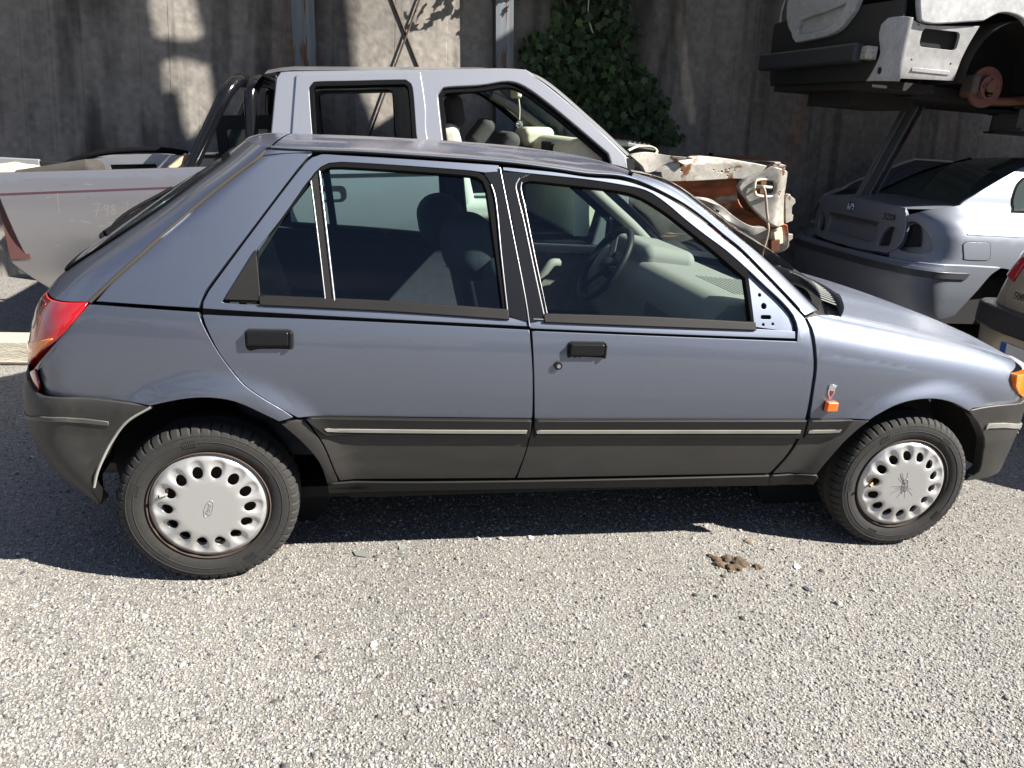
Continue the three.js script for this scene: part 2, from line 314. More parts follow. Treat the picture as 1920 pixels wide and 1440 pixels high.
function S(x, y) {
  let z = zsec(x, y);
  if (x > 1.82) {                            // wing rolls over into the bonnet
    const yh = lerpTab(YHOOD, x), t = clamp((y - (yh - .17)) / .172, 0, .995), zs = zsec(x, Math.min(y, yh - .12)), ze = zs - .125;
    const f = y < yh - .17 ? z : ze + (zs - ze) * Math.pow(1 - Math.pow(t, 2.3), 1 / 2.3);
    z = mix(z, f, smooth(1.84, 2.06, x));
  }
  z += flare(x, y, .02, .291, .337) + flare(x, y, 2.45, .215, .385);
  const xs = lerpTab(XS, y), D = DR(y);
  if (x < xs + D) { const q = clamp((xs + D - x) / D, 0, 1); z *= Math.pow(Math.max(0, 1 - Math.pow(q, PEX)), 1 / PEX); }
  if (x > 2.80) { const q = clamp((x - 2.80) / .37, 0, 1); z *= Math.pow(Math.max(0, 1 - Math.pow(q, 2.6)), 1 / 2.6); }
  return Math.max(0, z);
}
const hitS = (px, py, f = S) => WORLD.march(px, py, p => Math.abs(p.z) - f(p.x, p.y), 1.6, 4.6) || WORLD.onZ(px, py, .55);
const FP = (s, step = .025, closed = true, f = S) => curve(pxs(s).map(([a, b, c]) => { const p = hitS(a, b, f); return [p.x, p.y, c]; }), step, closed);
const sideMap = s => (x, y) => [x, y, s * S(x, y)];
const sideUV = (x, y) => [(x + .7) / 4, y / 1.5];

// wrap coordinates round the tail: u>U0 straight side, below that round the corner to the middle
const U0 = .9;
const wrap = (XT, Df, zf) => ({
  map: (u, v) => { const s = u < 0 ? -1 : 1; u = Math.max(1e-3, Math.abs(u)); const xs = lerpTab(XT, v), D = Df(v); if (u > U0) { const x = xs + D + (u - U0); return [x, v, s * zf(x, v)]; } const a = u / U0 * Math.PI / 2, zz = zf(xs + D, v); const c = Math.cos(a), q = Math.pow(Math.max(0, c), 2 / PEX); return [xs + D * (1 - q), v, s * zz * Math.pow(Math.sin(a), 2 / PEX)]; },
  inv: p => { const xs = lerpTab(XT, p.y), D = Df(p.y), x0 = xs + D; if (p.x > x0) return [U0 + p.x - x0, p.y]; const zz = zf(x0, p.y), a = Math.atan2(Math.pow(clamp(p.z / zz, 0, 1), PEX / 2), Math.pow(clamp((x0 - p.x) / D, 0, 1), PEX / 2)); return [a / (Math.PI / 2) * U0, p.y]; },
});
const REAR = wrap(XS, DR, zsec);
const RP = (s, W_ = REAR, f = S) => pxs(s).map(([a, b, c]) => { const q = W_.inv(hitS(a, b, f)); return [q[0], q[1], c]; });

const cv = document.createElement('canvas'); cv.width = 2048; cv.height = 768;
{
  const c = cv.getContext('2d'); c.fillStyle = 'rgb(250,250,250)'; c.fillRect(0, 0, 2048, 768); const r = rng(5);
  const at = (px, py) => { const p = hitS(px, py); return [(p.x + .7) / 4 * 2048, (1 - p.y / 1.5) * 768]; };
  for (let i = 0; i < 9000; i++) { const x = r() * 2048, y = r() * 768, a = .03 + .06 * r(); c.fillStyle = r() < .6 ? `rgba(255,250,235,${a})` : `rgba(120,112,100,${a})`; c.beginPath(); c.arc(x, y, .6 + 2.2 * r() * r(), 0, 7); c.fill(); }
  for (let i = 0; i < 260; i++) { const x = r() * 2048, y = r() * 768, l = 20 + 120 * r(), a = .025 + .03 * r(); c.fillStyle = `rgba(255,248,232,${a})`; c.beginPath(); c.ellipse(x, y, l, 5 + 16 * r(), (r() - .5) * .3, 0, 7); c.fill(); }
  c.lineCap = 'round';
  const scr = (pts, w, a, col = '255,255,255') => { c.strokeStyle = `rgba(${col},${a})`; c.lineWidth = w; c.beginPath(); pts.forEach((p, i) => { const q = at(p[0], p[1]); i ? c.lineTo(...q) : c.moveTo(...q); }); c.stroke(); };
  for (const [a, b, cc, d, w, al] of [[172, 598, 229, 671, 2, .32], [284, 748, 302, 735, 3, .6], [285, 749, 330, 744, 2.5, .55], [330, 744, 420, 742, 1.5, .45], [420, 742, 455, 750, 1.4, .4], [350, 720, 366, 718, 1.4, .4], [467, 760, 505, 766, 3, .5], [433, 680, 452, 679, 1.5, .6], [401, 678, 402, 676, 2.5, .8], [98, 650, 108, 645, 3.2, .7], [116, 645, 128, 644, 2.2, .6], [630, 588, 640, 589, 2, .7], [553, 667, 580, 668, 1.5, .35], [555, 671, 576, 672, 1.2, .3], [1155, 692, 1184, 694, 1.4, .35], [1319, 705, 1322, 707, 3, .7], [1344, 672, 1370, 675, 3.5, .25], [1386, 669, 1410, 668, 3.5, .25], [1420, 722, 1421, 727, 2, .5], [1455, 715, 1456, 720, 2, .5], [1605, 723, 1608, 713, 1.6, .7], [1584, 707, 1594, 709, 1.6, .6], [1636, 761, 1652, 762, 1.4, .6], [1484, 700, 1480, 790, 2.4, .28], [1672, 690, 1676, 690, 1.4, .4], [1640, 677, 1680, 680, 1.2, .55], [1736, 688, 1741, 683, 1.6, .5], [1500, 830, 1540, 832, 1.2, .5], [700, 600, 706, 600, 1.4, .5], [1060, 695, 1064, 696, 1.6, .6], [790, 690, 830, 696, 1.2, .3], [870, 690, 890, 698, 1.2, .3], [1205, 640, 1240, 660, 3, .16]]) scr([[a, b], [cc, d]], w, al);
  scr([[1325, 687], [1420, 690], [1480, 696], [1530, 691], [1560, 693], [1600, 702], [1640, 710]], 1.3, .5);
  scr([[640, 645], [660, 650], [720, 640]], 12, .10, '200,205,215'); scr([[735, 640], [800, 655], [820, 645]], 14, .08, '200,205,215');
}
const T_SIDE = new THREE.CanvasTexture(cv); T_SIDE.colorSpace = THREE.SRGBColorSpace; T_SIDE.wrapS = T_SIDE.wrapT = THREE.ClampToEdgeWrapping;
const PAINT = { metalness: .85, clearcoat: .8, clearcoatRoughness: .05 };
const BODY = [.152, .173, .222];                                // one body colour for every painted panel
M.paint = phys(...BODY, .45, { ...PAINT, map: T_SIDE });
M.paintFar = phys(...BODY, .45, PAINT);
const T_BON = texture(512, 512, (u, v) => { const a = fbm(u, v, 3, 8, 5, 131), b = fbm(u, v, 40, 40, 3, 18), k = .56 + .22 * smooth(.4, .65, a) + .2 * (b - .5); return [k, k, k]; }, false);
M.bonnet = phys(...BODY, .8, { metalness: .85, clearcoat: .4, clearcoatRoughness: .25, roughnessMap: T_BON });   // same colour, dull with dust
const T_ROOF = texture(512, 512, (u, v) => { const a = fbm(u, v, 3, 6, 5, 31), b = fbm(u, v, 30, 50, 3, 8), d = smooth(.47, .62, a) * .5 + .15 * (b - .4); return [mix(.5, .70, d), mix(.52, .66, d), mix(.60, .60, d)]; });
const T_ROOFR = texture(512, 512, (u, v) => { const a = fbm(u, v, 3, 6, 5, 31), d = smooth(.45, .62, a); const c = .3 + .5 * d; return [c, c, c]; }, false);
M.roof = phys(.85, .85, .85, .55, { map: T_ROOF, metalness: .55, clearcoat: .35, clearcoatRoughness: .22, roughnessMap: T_ROOFR });
M.lower = mat(.034, .033, .032, .52, { map: T_DUST });
M.blackPaint = phys(.006, .0065, .008, .28, { specularIntensity: .6 });
M.trimGrey = mat(.26, .25, .235, .55, { map: T_DUST });
M.beige = mat(.20, .195, .17, .8);
M.beigeFab = mat(.27, .25, .21, .95, { map: T_DUST });
M.fabric = mat(.035, .04, .055, .95, { map: T_DUST });
M.red = phys(.42, .008, .012, .16, { clearcoat: 1, clearcoatRoughness: .05 });
M.redDeep = phys(.20, .004, .008, .2, { clearcoat: 1, clearcoatRoughness: .08 });
M.amber = phys(.82, .20, .005, .18, { clearcoat: 1, clearcoatRoughness: .05 });
M.orange = phys(.85, .13, .012, .3, { clearcoat: .6 });
M.lens = phys(.9, .92, .95, .03, { transmission: 1, thickness: 0 });

const car = thing('hatchback_car', 'dark grey five-door hatchback with silver wheel covers and black lower body', 'car', WORLD);
{
  const uv = sideUV;
  const sides = [[1, M.paint], [-1, M.paintFar]];
  const on = (name, poly, m, o = {}, parent = car, far = true) => { let r; for (const [s, pm] of sides) { if (s < 0 && !far) continue; const g = sheet(poly, sideMap(s), { flip: s, uv, ...o }); const k = part(name, g, m === 'paint' ? pm : m, typeof parent === 'function' ? parent(s) : parent); if (s > 0) r = k; } return r; };

  // ---- quarter panel and arch lip
  const quarter = {};
  for (const [s, pm] of sides) {
    const up = inset(FP('502,281* 540,283 588,286* 560,315 480,420 386,545 377,565 374,579* 176,566* 215,521 260,480 380,375 458,314 478,300 492,288'), .0038);
    const lo = inset(FP('373,584* 380,605 410,660 450,712 485,740 530,767 553,783* 523,792* 492,777 442,755 392,747 340,750 282,762* 217,752 76,738* 62,697* 110,633 166,569*'), .0038);
    quarter[s] = part('quarter_panel', [sheet(up, sideMap(s), { flip: s, uv, off: -.003 }), sheet(lo, sideMap(s), { flip: s, uv })], pm, car);
    part('arch_lip', sheet(inset(FP('557,788* 572,790 605,835 627,887 634,903* 616,913* 605,880 590,855 562,825 527,795*'), .0015), sideMap(s), { flip: s, uv, rim: .04 }), M.lower, quarter[s]);
  }
  // ---- doors: shells with frames, dark lower skin, glass, seals, handles
  const rearDoor = {}, frontDoor = {};
  for (const [s, pm] of sides) {
    const o = { flip: s, uv }, mp = sideMap(s);
    const rf = inset(FP('937,308* 760,296 640,289 603,287 585,293 560,318 480,423 390,545 380,565 378,579* 680,597 992,613* 989,602* 954,593 487,571 418,565* 562,362 578,340 590,324 602,313 617,306 640,304 760,311 880,320 910,324 938,322*'), .003);
    const rl = inset(FP('377,588* 680,601 994,617* 1000,700 1000,760 999,786* 558,785* 530,770 485,743 450,715 410,663 383,608'), .0042);
    rearDoor[s] = part('rear_door', [sheet(rf, mp, { ...o, off: -.003 }), sheet(rl, mp, o)], pm, car);
    const d = rearDoor[s];
    part('lower_skin', sheet(inset(FP('560,788* 999,788* 985,850 966,897* 637,902* 629,887 607,835 575,790'), .003), mp, o), M.lower, d);
    part('pillar_trim', sheet(FP('908,324* 937,322* 963,440* 988,602* 954,592* 927,367* 920,343*'), mp, { ...o, off: .001, rim: .004 }), M.blackPaint, d);
    const ring = FP('419,563* 562,363 578,341 590,325 602,314 617,307 640,305 760,312 880,321 898,324 911,331 920,344 927,367 953,590* 487,569*'), hole = FP('482,552* 483,466* 575,349 590,330 600,321 614,314 640,312 760,319 880,328 895,331 906,339 913,356 944,581*');
    part('window_seal', sheet(ring, mp, { ...o, holes: [hole], off: -.002, rim: .006, holeRim: .02 }), M.rubber, d);
    part('corner_trim', sheet(FP('422,561* 479,469* 488,563*'), mp, { ...o, off: .003, rim: .006 }), M.plastic, d);
    part('quarter_glass', sheet(FP('476,476* 588,332* 614,568* 482,562*', .05), mp, { ...o, off: -.016, rim: 0, L: .12 }), M.glass, d);
    part('divider_bar', sheet(FP('584,338* 598,320* 628,567* 611,567*'), mp, { ...o, off: .002, rim: .02, lip: .004 }), M.plastic, d);
    part('window_glass', sheet(FP('594,316* 640,308 893,325 910,338 918,356 948,590* 620,566*', .05), mp, { ...o, off: -.018, rim: 0, L: .12 }), M.glass, d);
    part('belt_seal', sheet(FP('487,556* 720,566 951,582* 953,598* 720,582 489,571*'), mp, { ...o, off: .006, rim: .012, lip: .004 }), M.plastic, d);

    const ff = inset(FP('941,311* 1040,321 1100,330 1160,335 1200,346 1240,363 1285,389 1322,416 1360,448 1390,472 1440,522 1508,594* 1518,615 1525,650 1527,690 1522,730 1516,765 1511,787* 1001,787* 1000,700 996,619* 1240,629 1494,639* 1495,618 1487,592 1465,566 1436,539 1400,505 1360,470 1322,442 1285,413 1247,381 1210,358 1160,347 1100,338 1035,331 985,326 942,321*'), .004);
    frontDoor[s] = part('front_door', sheet(ff, mp, o), pm, car);
    const f = frontDoor[s];
    part('belt_strip', sheet(FP('992,604* 1019,600 1240,608 1413,617 1492,622* 1492,634* 1240,625 996,615*'), mp, { ...o, off: -.004, rim: .008 }), pm, f);
    part('lower_skin', sheet(inset(FP('1001,788* 1511,788* 1500,812 1478,850 1443,888* 968,897* 985,850'), .003), mp, o), M.lower, f);
    part('pillar_trim', sheet(FP('942,322* 992,327* 976,335* 968,350* 981,410* 1021,599* 992,604* 966,440*'), mp, { ...o, off: .001, rim: .004 }), M.blackPaint, f);
    part('window_seal', sheet(FP('966,356 968,344 976,333 990,327 1035,331 1100,338 1160,347 1210,358 1247,381 1285,413 1322,442 1360,470 1402,506* 1415,609* 1021,602*'), mp, { ...o, off: -.002, rim: .006, holeRim: .02, holes: [FP('977,360 979,347 984,341 994,338 1060,345 1160,357 1197,367 1230,385 1260,406 1292,431 1335,466 1398,521* 1410,603* 1027,590*')] }), M.rubber, f);
    part('window_glass', sheet(FP('972,345* 985,334 1060,341 1160,353 1197,362 1234,381 1264,402 1296,427 1335,460 1403,515* 1414,612* 1022,600*', .05), mp, { ...o, off: -.018, rim: 0, L: .12 }), M.glass, f);
    part('belt_seal', sheet(FP('1020,590* 1220,596 1415,606* 1416,618* 1220,611 1022,603*'), mp, { ...o, off: .006, rim: .012, lip: .004 }), M.plastic, f);
    const circ = (px, py, r) => { const p = hitS(px, py); return ellP(p.x, p.y, r, r, 12); };
    const sl = hitS(1440, 594);
    part('mirror_plate', sheet(FP('1404,509* 1416,611* 1492,622* 1490,605 1482,588 1462,565 1436,539*'), mp, { ...o, off: -.012, rim: .01, holes: [circ(1428, 552, .007), circ(1436, 573, .011), circ(1435, 608, .006), circ(1453, 607, .006), rectP(sl.x - .02, sl.y - .0075, sl.x + .02, sl.y + .0075, .007)] }), pm, f);
    part('door_inner', sheet(FP('1000,620* 1490,640* 1518,690 1500,790* 1004,790*', .1), mp, { ...o, off: -.07, rim: 0, L: .2 }), M.beigeFab, f);
  }
  // bright channel strips beside the glass and along the door edges
  M.channel = mat(.36, .36, .375, .3, { metalness: .7 });
  const strip = (str, parent, r = .0024, lift = .001) => { for (const s of [1, -1]) part('bright_strip', tube(pxs(str).map(([a, b]) => { const p = hitS(a, b); return V(p.x, p.y, s * (S(p.x, p.y) + lift)); }), r, 40, 5), M.channel, parent[s]); };
  strip('921,346 928,368 940,480 952,588', rearDoor); strip('599,321 613,440 627,563', rearDoor, .003, .004); strip('583,339 597,450 610,563', rearDoor, .002, .004); strip('937,314 960,430 986,565 993,612', rearDoor, .0022);
  strip('974,334 967,347 970,366 981,411 1000,500 1020,592', frontDoor, .0028); strip('979,342 977,352 984,385 1003,480 1026,588', frontDoor, .0024, -.004); strip('1000,598 1200,606 1412,616', frontDoor, .0018);
  // handles, lock, mouldings
  const handle = (x0, y0, x1, y1, parent) => {
    const a = hitS(x0, y1), b = hitS(x1, y0);
    for (const s of [1, -1]) {
      const z = s * (S((a.x + b.x) / 2, (a.y + b.y) / 2));
      const h = part('door_handle', sheet(rectP(a.x, a.y - .006, b.x, b.y, .014), (x, y) => [x, y, z + s * .001], { flip: s, rim: .012, L: .3, off: .001 }), M.void, parent[s]);
      part('handle_bar', box(a.x + .004, a.y + .013, z - s * .002, b.x - .012, b.y - .003, z + s * .019, .006), M.blackPaint, h);
      part('handle_end', box(b.x - .012, a.y + .003, z - s * .002, b.x - .003, b.y - .003, z + s * .017, .004), M.blackPaint, h);
    }
  };
  handle(461, 618, 550, 654, rearDoor); handle(1063, 641, 1138, 672, frontDoor);
  { const p = hitS(1046, 685); const k = part('lock', [cyl(p.x, p.y, S(p.x, p.y) + .002, .0125, .014)], M.black, frontDoor[1]); part('key_slot', cyl(p.x, p.y, S(p.x, p.y) + .010, .006, .004), M.steel, k); }
  const mould = (str, ins, parent) => { for (const [s] of sides) { const o = { flip: s, uv }; const m = part('side_moulding', sheet(FP(str), sideMap(s), { ...o, off: .014, rim: .016, lip: .005 }), M.plastic, parent[s]); part('bright_insert', sheet(FP(ins), sideMap(s), { ...o, off: .0175, rim: .004, lip: .0012 }), M.trimGrey, m); } };
  mould('574,785* 800,786 993,788* 990,816* 800,815 610,814* 588,798', '605,801* 800,802 986,803* 985,808* 800,807 611,806*', rearDoor);
  mould('1002,788* 1250,788 1508,788* 1500,818* 1250,817 1003,817*', '1004,803* 1250,803 1497,803* 1496,808* 1250,808 1005,808*', frontDoor);

  // ---- front wing, sill
  const wing = {};
  for (const [s, pm] of sides) {
    const o = { flip: s, uv };
    const g = inset(FP('1512,595* 1534,588 1557,587* 1640,603 1720,620 1790,637 1860,659 1900,674* 1896,700* 1907,735 1915,756* 1840,765 1820,770* 1817,772 1790,757 1755,749 1715,751 1677,762 1640,782 1632,788* 1517,788* 1525,735 1531,690 1529,650 1522,615'), .0038);
    wing[s] = part('front_wing', sheet(g, sideMap(s), { ...o, L: .045, rim: .03 }), pm, car);
    part('lower_skin', sheet(inset(FP('1516,789* 1631,789* 1615,800 1580,832 1547,870 1531,890* 1448,888* 1482,850 1505,812'), .0025), sideMap(s), o), M.lower, wing[s]);
    const sill = part('sill', sheet(FP('617,907* 800,905 1100,901 1440,893* 1440,908* 1100,912 800,917 618,922*'), sideMap(s), { ...o, off: .006, rim: .04, lip: .006 }), M.plastic, car);
    part('sill_end', sheet(FP('1443,893* 1529,892* 1531,896 1524,906* 1443,908*'), sideMap(s), { ...o, off: .006, rim: .04, lip: .006 }), M.plastic, sill);
  }
  mould('1514,788* 1596,788* 1575,812 1560,817* 1506,817*', '1513,803* 1574,803* 1571,808* 1511,808*', wing);
  { // side repeater and enamel badge on the wing
    const p = hitS(1555, 760), q = hitS(1558, 735);
    const r = part('side_repeater', box(p.x - .021, p.y - .017, S(p.x, p.y) - .004, p.x + .021, p.y + .017, S(p.x, p.y) + .022, .005), M.orange, wing[1]);
    part('repeater_base', box(p.x - .024, p.y - .019, S(p.x, p.y) - .004, p.x + .024, p.y + .019, S(p.x, p.y) + .004, .003), M.black, r);
    const zq = S(q.x, q.y), bd = part('wing_badge', sheet(curve([[q.x - .011, q.y + .012, 1], [q.x + .011, q.y + .012, 1], [q.x + .011, q.y - .006], [q.x, q.y - .023, 1], [q.x - .011, q.y - .006]], .004), (x, y) => [x, y, zq + .004], { rim: .006, L: .1 }), M.chrome, wing[1]);
    part('badge_shield', sheet(curve([[q.x - .007, q.y + .006, 1], [q.x + .007, q.y + .006, 1], [q.x + .006, q.y - .006], [q.x, q.y - .016, 1], [q.x - .006, q.y - .006]], .004), (x, y) => [x, y, zq + .0055], { rim: .002, L: .1 }), mat(.12, .02, .03, .4), bd);
    part('badge_crown', sheet(curve([[q.x - .012, q.y + .014, 1], [q.x + .011, q.y + .013, 1], [q.x + .016, q.y + .024, 1], [q.x + .006, q.y + .021, 1], [q.x + .002, q.y + .027, 1], [q.x - .004, q.y + .021, 1], [q.x - .013, q.y + .024, 1]], .01), (x, y) => [x, y, zq + .005], { rim: .006, L: .1 }), M.chrome, bd);
  }
  // ---- dark shell behind the gaps
  {
    const g = [];
    for (const s of [1, -1]) {
      const o = { flip: s, rim: 0, L: .15 };
      g.push(sheet(FP('376,590* 995,622* 1490,642* 1520,700 1440,890* 970,899* 636,903* 560,800 480,750 400,660', .1), sideMap(s), { ...o, off: -.035 }));
      g.push(sheet(FP('500,283* 590,289* 760,297 937,309 1040,322 1160,336 1240,364 1322,417 1390,473 1440,523 1508,595* 1494,640* 996,621* 376,592* 378,560 400,520', .05), sideMap(s), { ...o, off: -.028, holes: [FP('425,570* 577,336 600,307 627,299 880,314 912,322 926,343 958,598*', .05), FP('964,350 974,329 990,322 1100,332 1210,352 1247,375 1360,465 1408,506* 1440,600 1424,614* 1020,606*', .05)] }));
    }
    g.push(box(-.3, .21, -.62, 2.6, .25, .62));
    g.push(box(.42, .24, -.69, 2.0, .34, .69), box(1.92, .23, -.665, 2.09, .55, .665));
    // inner wheel houses
    for (const [cx, R] of [[.02, .375], [2.45, .41]]) for (const s of [1, -1]) g.push(grid((a, b) => { const t = .02 + a * (Math.PI - .04); return [cx + R * Math.cos(t), .27 + R * Math.sin(t), s * mix(.40, cx > 1 ? .645 : .71, b)]; }, 18, 2, { flip: s < 0 }), (() => { const d = new THREE.CircleGeometry(R, 24); d.translate(cx, .25, s * .40); return d; })());
    g.push(box(-.45, .24, -.38, -.1, .52, .38), box(2.5, .24, -.38, 2.98, .62, .38));
    part('floor_pan', g, M.void, car);
  }
  // ---- gutter line, roof, pillars, screens
  const GT = curve(pxs('500,280 596,285 660,287 760,293 938,306 1040,319 1100,328 1160,332 1200,343 1240,361 1285,386 1322,413 1360,445 1390,469 1440,519 1510,593').map(([a, b]) => { const p = hitS(a, b); return [p.x, p.y]; }), .04, false);
  const yg = x => lerpTab(GT, x), zg = x => S(x, yg(x));
  const gut = []; for (const s of [1, -1]) gut.push(tube(GT.filter(p => p[0] < 1.9).map(p => V(p[0], p[1] + .002, s * (S(p[0], p[1]) - .003))), .0042, 80, 6));
  part('roof_gutter', gut, M.rubber, car);
  const YC = [[.1, 1.327], [.2, 1.337], [.35, 1.345], [.7, 1.353], [1.0, 1.353], [1.2, 1.343], [1.32, 1.331], [1.43, 1.308], [1.5, 1.29]];
  const roofY = (x, t) => { const e = Math.max(0, 1 - Math.pow(Math.abs(t), 2.1)); const y0 = yg(x) + .003; return y0 + (lerpTab(YC, x) - y0) * Math.pow(e, .85); };
  const xf = t => 1.43 - .115 * Math.min(1, (t / .86) ** 2), xr = t => .205 - .01 * t * t;
  const rf = (a, b) => { const k = b * 2 - 1, t = Math.sign(k) * (1 - Math.pow(1 - Math.abs(k), 1.6)), x = mix(xr(t), xf(t), a), z = t * (zg(x) - .002); return [x, roofY(x, t), z]; };
  part('roof', grid((a, b) => rf(a, mix(.075, .925, b)), 48, 36, { flip: true, uv: (a, b) => [a * 1.1, b] }), M.roof, car);
  for (const s of [1, -1]) part('roof_rail', grid((a, b) => { const p = rf(a, s > 0 ? mix(.918, 1, b) : mix(.082, 0, b)), k = .006 * Math.pow(Math.sin(Math.PI * Math.min(1, b * 1.0)), .7); return [p[0], p[1] + k, p[2] + s * k * .5]; }, 48, 8, { flip: s > 0, uv: () => [.15, .15] }), s > 0 ? M.paint : M.paintFar, car);
  const headl = part('headliner', grid((a, b) => { const p = rf(a, b); return [p[0], p[1] - .03, p[2] * .95]; }, 12, 12), M.beige, car);
  // windscreen edge (near side), then pillars and glass
  const WE = [[1160, 307, .515], [1260, 352, .53], [1322, 400, .545], [1397, 462, .58], [1447, 503, .61], [1488, 542, .635], [1532, 584, .665]].map(([a, b, z]) => WORLD.onZ(a, b, z));
  { const x = 1.312; WE[0] = V(x, roofY(x, .86) + .001, .86 * zg(x)); }
  const weC = new THREE.CatmullRomCurve3(WE), gutC = new THREE.CatmullRomCurve3(GT.filter(p => p[0] > 1.29 && p[0] < 1.93).map(p => V(p[0], p[1] + .004, S(p[0], p[1]) - .002)));
  for (const s of [1, -1]) {
    part('screen_pillar', grid((a, b) => { const p = gutC.getPoint(a), q = weC.getPoint(a), m = p.clone().lerp(q, b); const bul = .012 * Math.sin(Math.PI * b); return [m.x + bul, m.y + bul, s * (m.z + bul * .6)]; }, 30, 6, { flip: s > 0, uv: () => [.1, .1] }), s > 0 ? M.paint : M.paintFar, car);
    part('pillar_lining', tube(Array.from({ length: 9 }, (_, i) => { const p = weC.getPoint(i / 8); return V(p.x - .05, p.y - .035, s * (p.z - .02)); }), .028, 20, 8), M.beige, car);
  }
  part('windscreen', grid((a, b) => { const q = (A, T) => { const e = weC.getPoint(mix(.0, .99, A)), k = 1 - T * T; return [e.x + .006 + mix(.075, .27, A) * k, e.y + mix(.012, .03, A) * k, T * (e.z - .003)]; }; const t = b * 2 - 1, p = q(a, t), p0 = q(0, t), tt = t * .86, x = xf(tt), w = (1 - a) ** 2, top = [x, roofY(x, tt) - .002, tt * zg(x)]; return [0, 1, 2].map(i => p[i] + (top[i] - p0[i]) * w); }, 20, 24, { flip: true }), M.clear, car);
  part('screen_header', tube(Array.from({ length: 25 }, (_, i) => { const t = (i / 12 - 1) * .86, x = xf(t); return V(x + .004, roofY(x, t) - .003, t * zg(x)); }), .006, 60, 6), M.rubber, car);
  for (const s of [1, -1]) part('windscreen_seal', tube(WE.map(p => V(p.x + .004, p.y + .003, s * (p.z - .003))), .006, 30, 6), M.rubber, car);
  // ---- bonnet with the black cowl behind it
  const hz = x => { const yh = lerpTab(YHOOD, x); return S(x, yh - .002); };
  const hx = t => 2.075 + .245 * (1 - Math.pow(Math.abs(t), 2.6));
  const hoodF = (a, b) => { const k = b * 2 - 1, t = Math.sign(k) * (1 - Math.pow(1 - Math.abs(k), 1.35)), x1 = 3.10 - .13 * Math.pow(Math.abs(t), 3), x = mix(hx(t), x1, a), z = t * (hz(Math.min(x, 3.0)) + .004), yh = lerpTab(YHOOD, x); const crown = mix(.062, .04, a); const ridge = .008 * Math.exp(-(((Math.abs(t) - .62) / .06) ** 2)) * (1 - a); return [x, yh + crown * (1 - Math.pow(Math.abs(t), 2.2)) + ridge - .004 * smooth(.985, 1, Math.abs(t)), z]; };
  const bon = part('bonnet', [grid(hoodF, 40, 40, { flip: true, uv: (a, b) => [a, b] }), grid((a, b) => { const p = hoodF(0, b); return [p[0] - .002 * a, p[1] - .05 * a, p[2]]; }, 1, 40, {})], M.bonnet, car);
  part('bonnet_frame', grid((a, b) => { const p = hoodF(mix(.03, .97, a), mix(.03, .97, b)); return [p[0], p[1] - .055, p[2]]; }, 12, 12, {}), M.paintFar, bon);
  part('washer_jet', [ball(2.40, hoodF(.12, .35)[1] + .0, hoodF(.12, .35)[2], .014, .008, .011)], M.black, bon);
  part('cowl', grid((a, b) => { const t = b * 2 - 1, e = weC.getPoint(1), k = 1 - t * t; const p0 = [e.x - .03 + .27 * k, e.y - .012 + .03 * k, t * e.z], q = hoodF(0, b), m = [mix(p0[0], q[0] + .01, a), mix(p0[1] - .01, q[1] - .05, a), t * mix(e.z, .655, a)]; return m; }, 6, 24, { flip: true }), M.black, car);
  { const sl = []; for (let i = 0; i < 15; i++) { const t = .05 + i * .05, e = weC.getPoint(1), k = 1 - t * t; const x = e.x + .005 + .26 * k, y = e.y - .004 + .03 * k; sl.push(bar(V(x, y, t * e.z), V(x + .07, y - .02, t * .66), .009, .004)); } part('cowl_louvre', sl, mat(.35, .35, .34, .6), car); }
  // ---- tailgate with its glass, lamps, bumper
  const m1 = REAR.map, sym = l => { const r = l.slice().reverse().map(p => [-p[0], p[1], p[2]]); return [...l, ...r]; };
  const hg = RP('170,565* 215,522 260,482 380,377 458,316 478,302 489,292*');
  for (const s of [1, -1]) part('tailgate_seal', tube(pxs('168,566 214,522 260,481 320,427 380,376 430,336 458,315 478,301 490,290 497,283').map(([a, b]) => { const p = hitS(a, b); return V(p.x, p.y, s * (S(p.x, p.y) - .001)); }), .0062, 60, 6), mat(.035, .030, .025, .8), car);
  const hat = curve(sym([[.30, .60, 1], [.36, .62, 1], [.42, .88, 1], ...hg.map(p => [p[0] - .004, p[1], p[2]]), [1.0, 1.318, 1], [.55, 1.327, 1]]), .03);
  const gl = curve(sym([[.30, .935], [.43, .955], [.48, 1.05], [.50, 1.2], [.48, 1.262], [.40, 1.275]]), .03);
  const tg = part('tailgate', sheet(hat, m1, { flip: 1, L: .05, rim: .015, holes: [gl], holeRim: .006, uv: (u, v) => [.12 + .02 * u, v / 1.5] }), M.paint, car);
  part('rear_window', sheet(inset(gl, .004), m1, { flip: 1, L: .06, rim: 0, off: .002 }), M.glass, tg);
  part('window_seal', sheet(inset(gl, -.008), m1, { flip: 1, L: .06, rim: .008, off: .006, holes: [inset(gl, .008)] }), M.rubber, tg);
  part('roof_spoiler', grid((a, b) => { const k = b * 2 - 1, p = m1(k * 1.0, 1.322), t = clamp(p[2] / .56, -1, 1), x = xr(t) - .006, q = [x, roofY(.205, t), t * (zg(.21) - .01)]; const c = [p[0] + .035, q[1] - .001, mix(p[2], q[2], .3)], b0 = (1 - a) * (1 - a), b1 = 2 * a * (1 - a), b2 = a * a; return [0, 1, 2].map(i => b0 * p[i] + b1 * c[i] + b2 * q[i]); }, 10, 40, { flip: true, uv: () => [.2, .2] }), M.roof, tg);
  { const a = V(m1(.05, .96)[0] - .012, .955, .03), b = V(m1(.05, 1.13)[0] - .02, 1.13, -.02), w = part('rear_wiper', [tube([a, a.clone().lerp(b, .3).add(V(-.02, .01, 0)), b], .007, 12, 6), ball(a.x, a.y, a.z, .022, .02, .03)], M.plastic, tg); part('wiper_blade', bar(V(m1(.05, 1.0)[0] - .008, 1.0, .25), V(m1(.05, 1.16)[0] - .008, 1.16, -.3), .012, .018), M.rubber, w); }
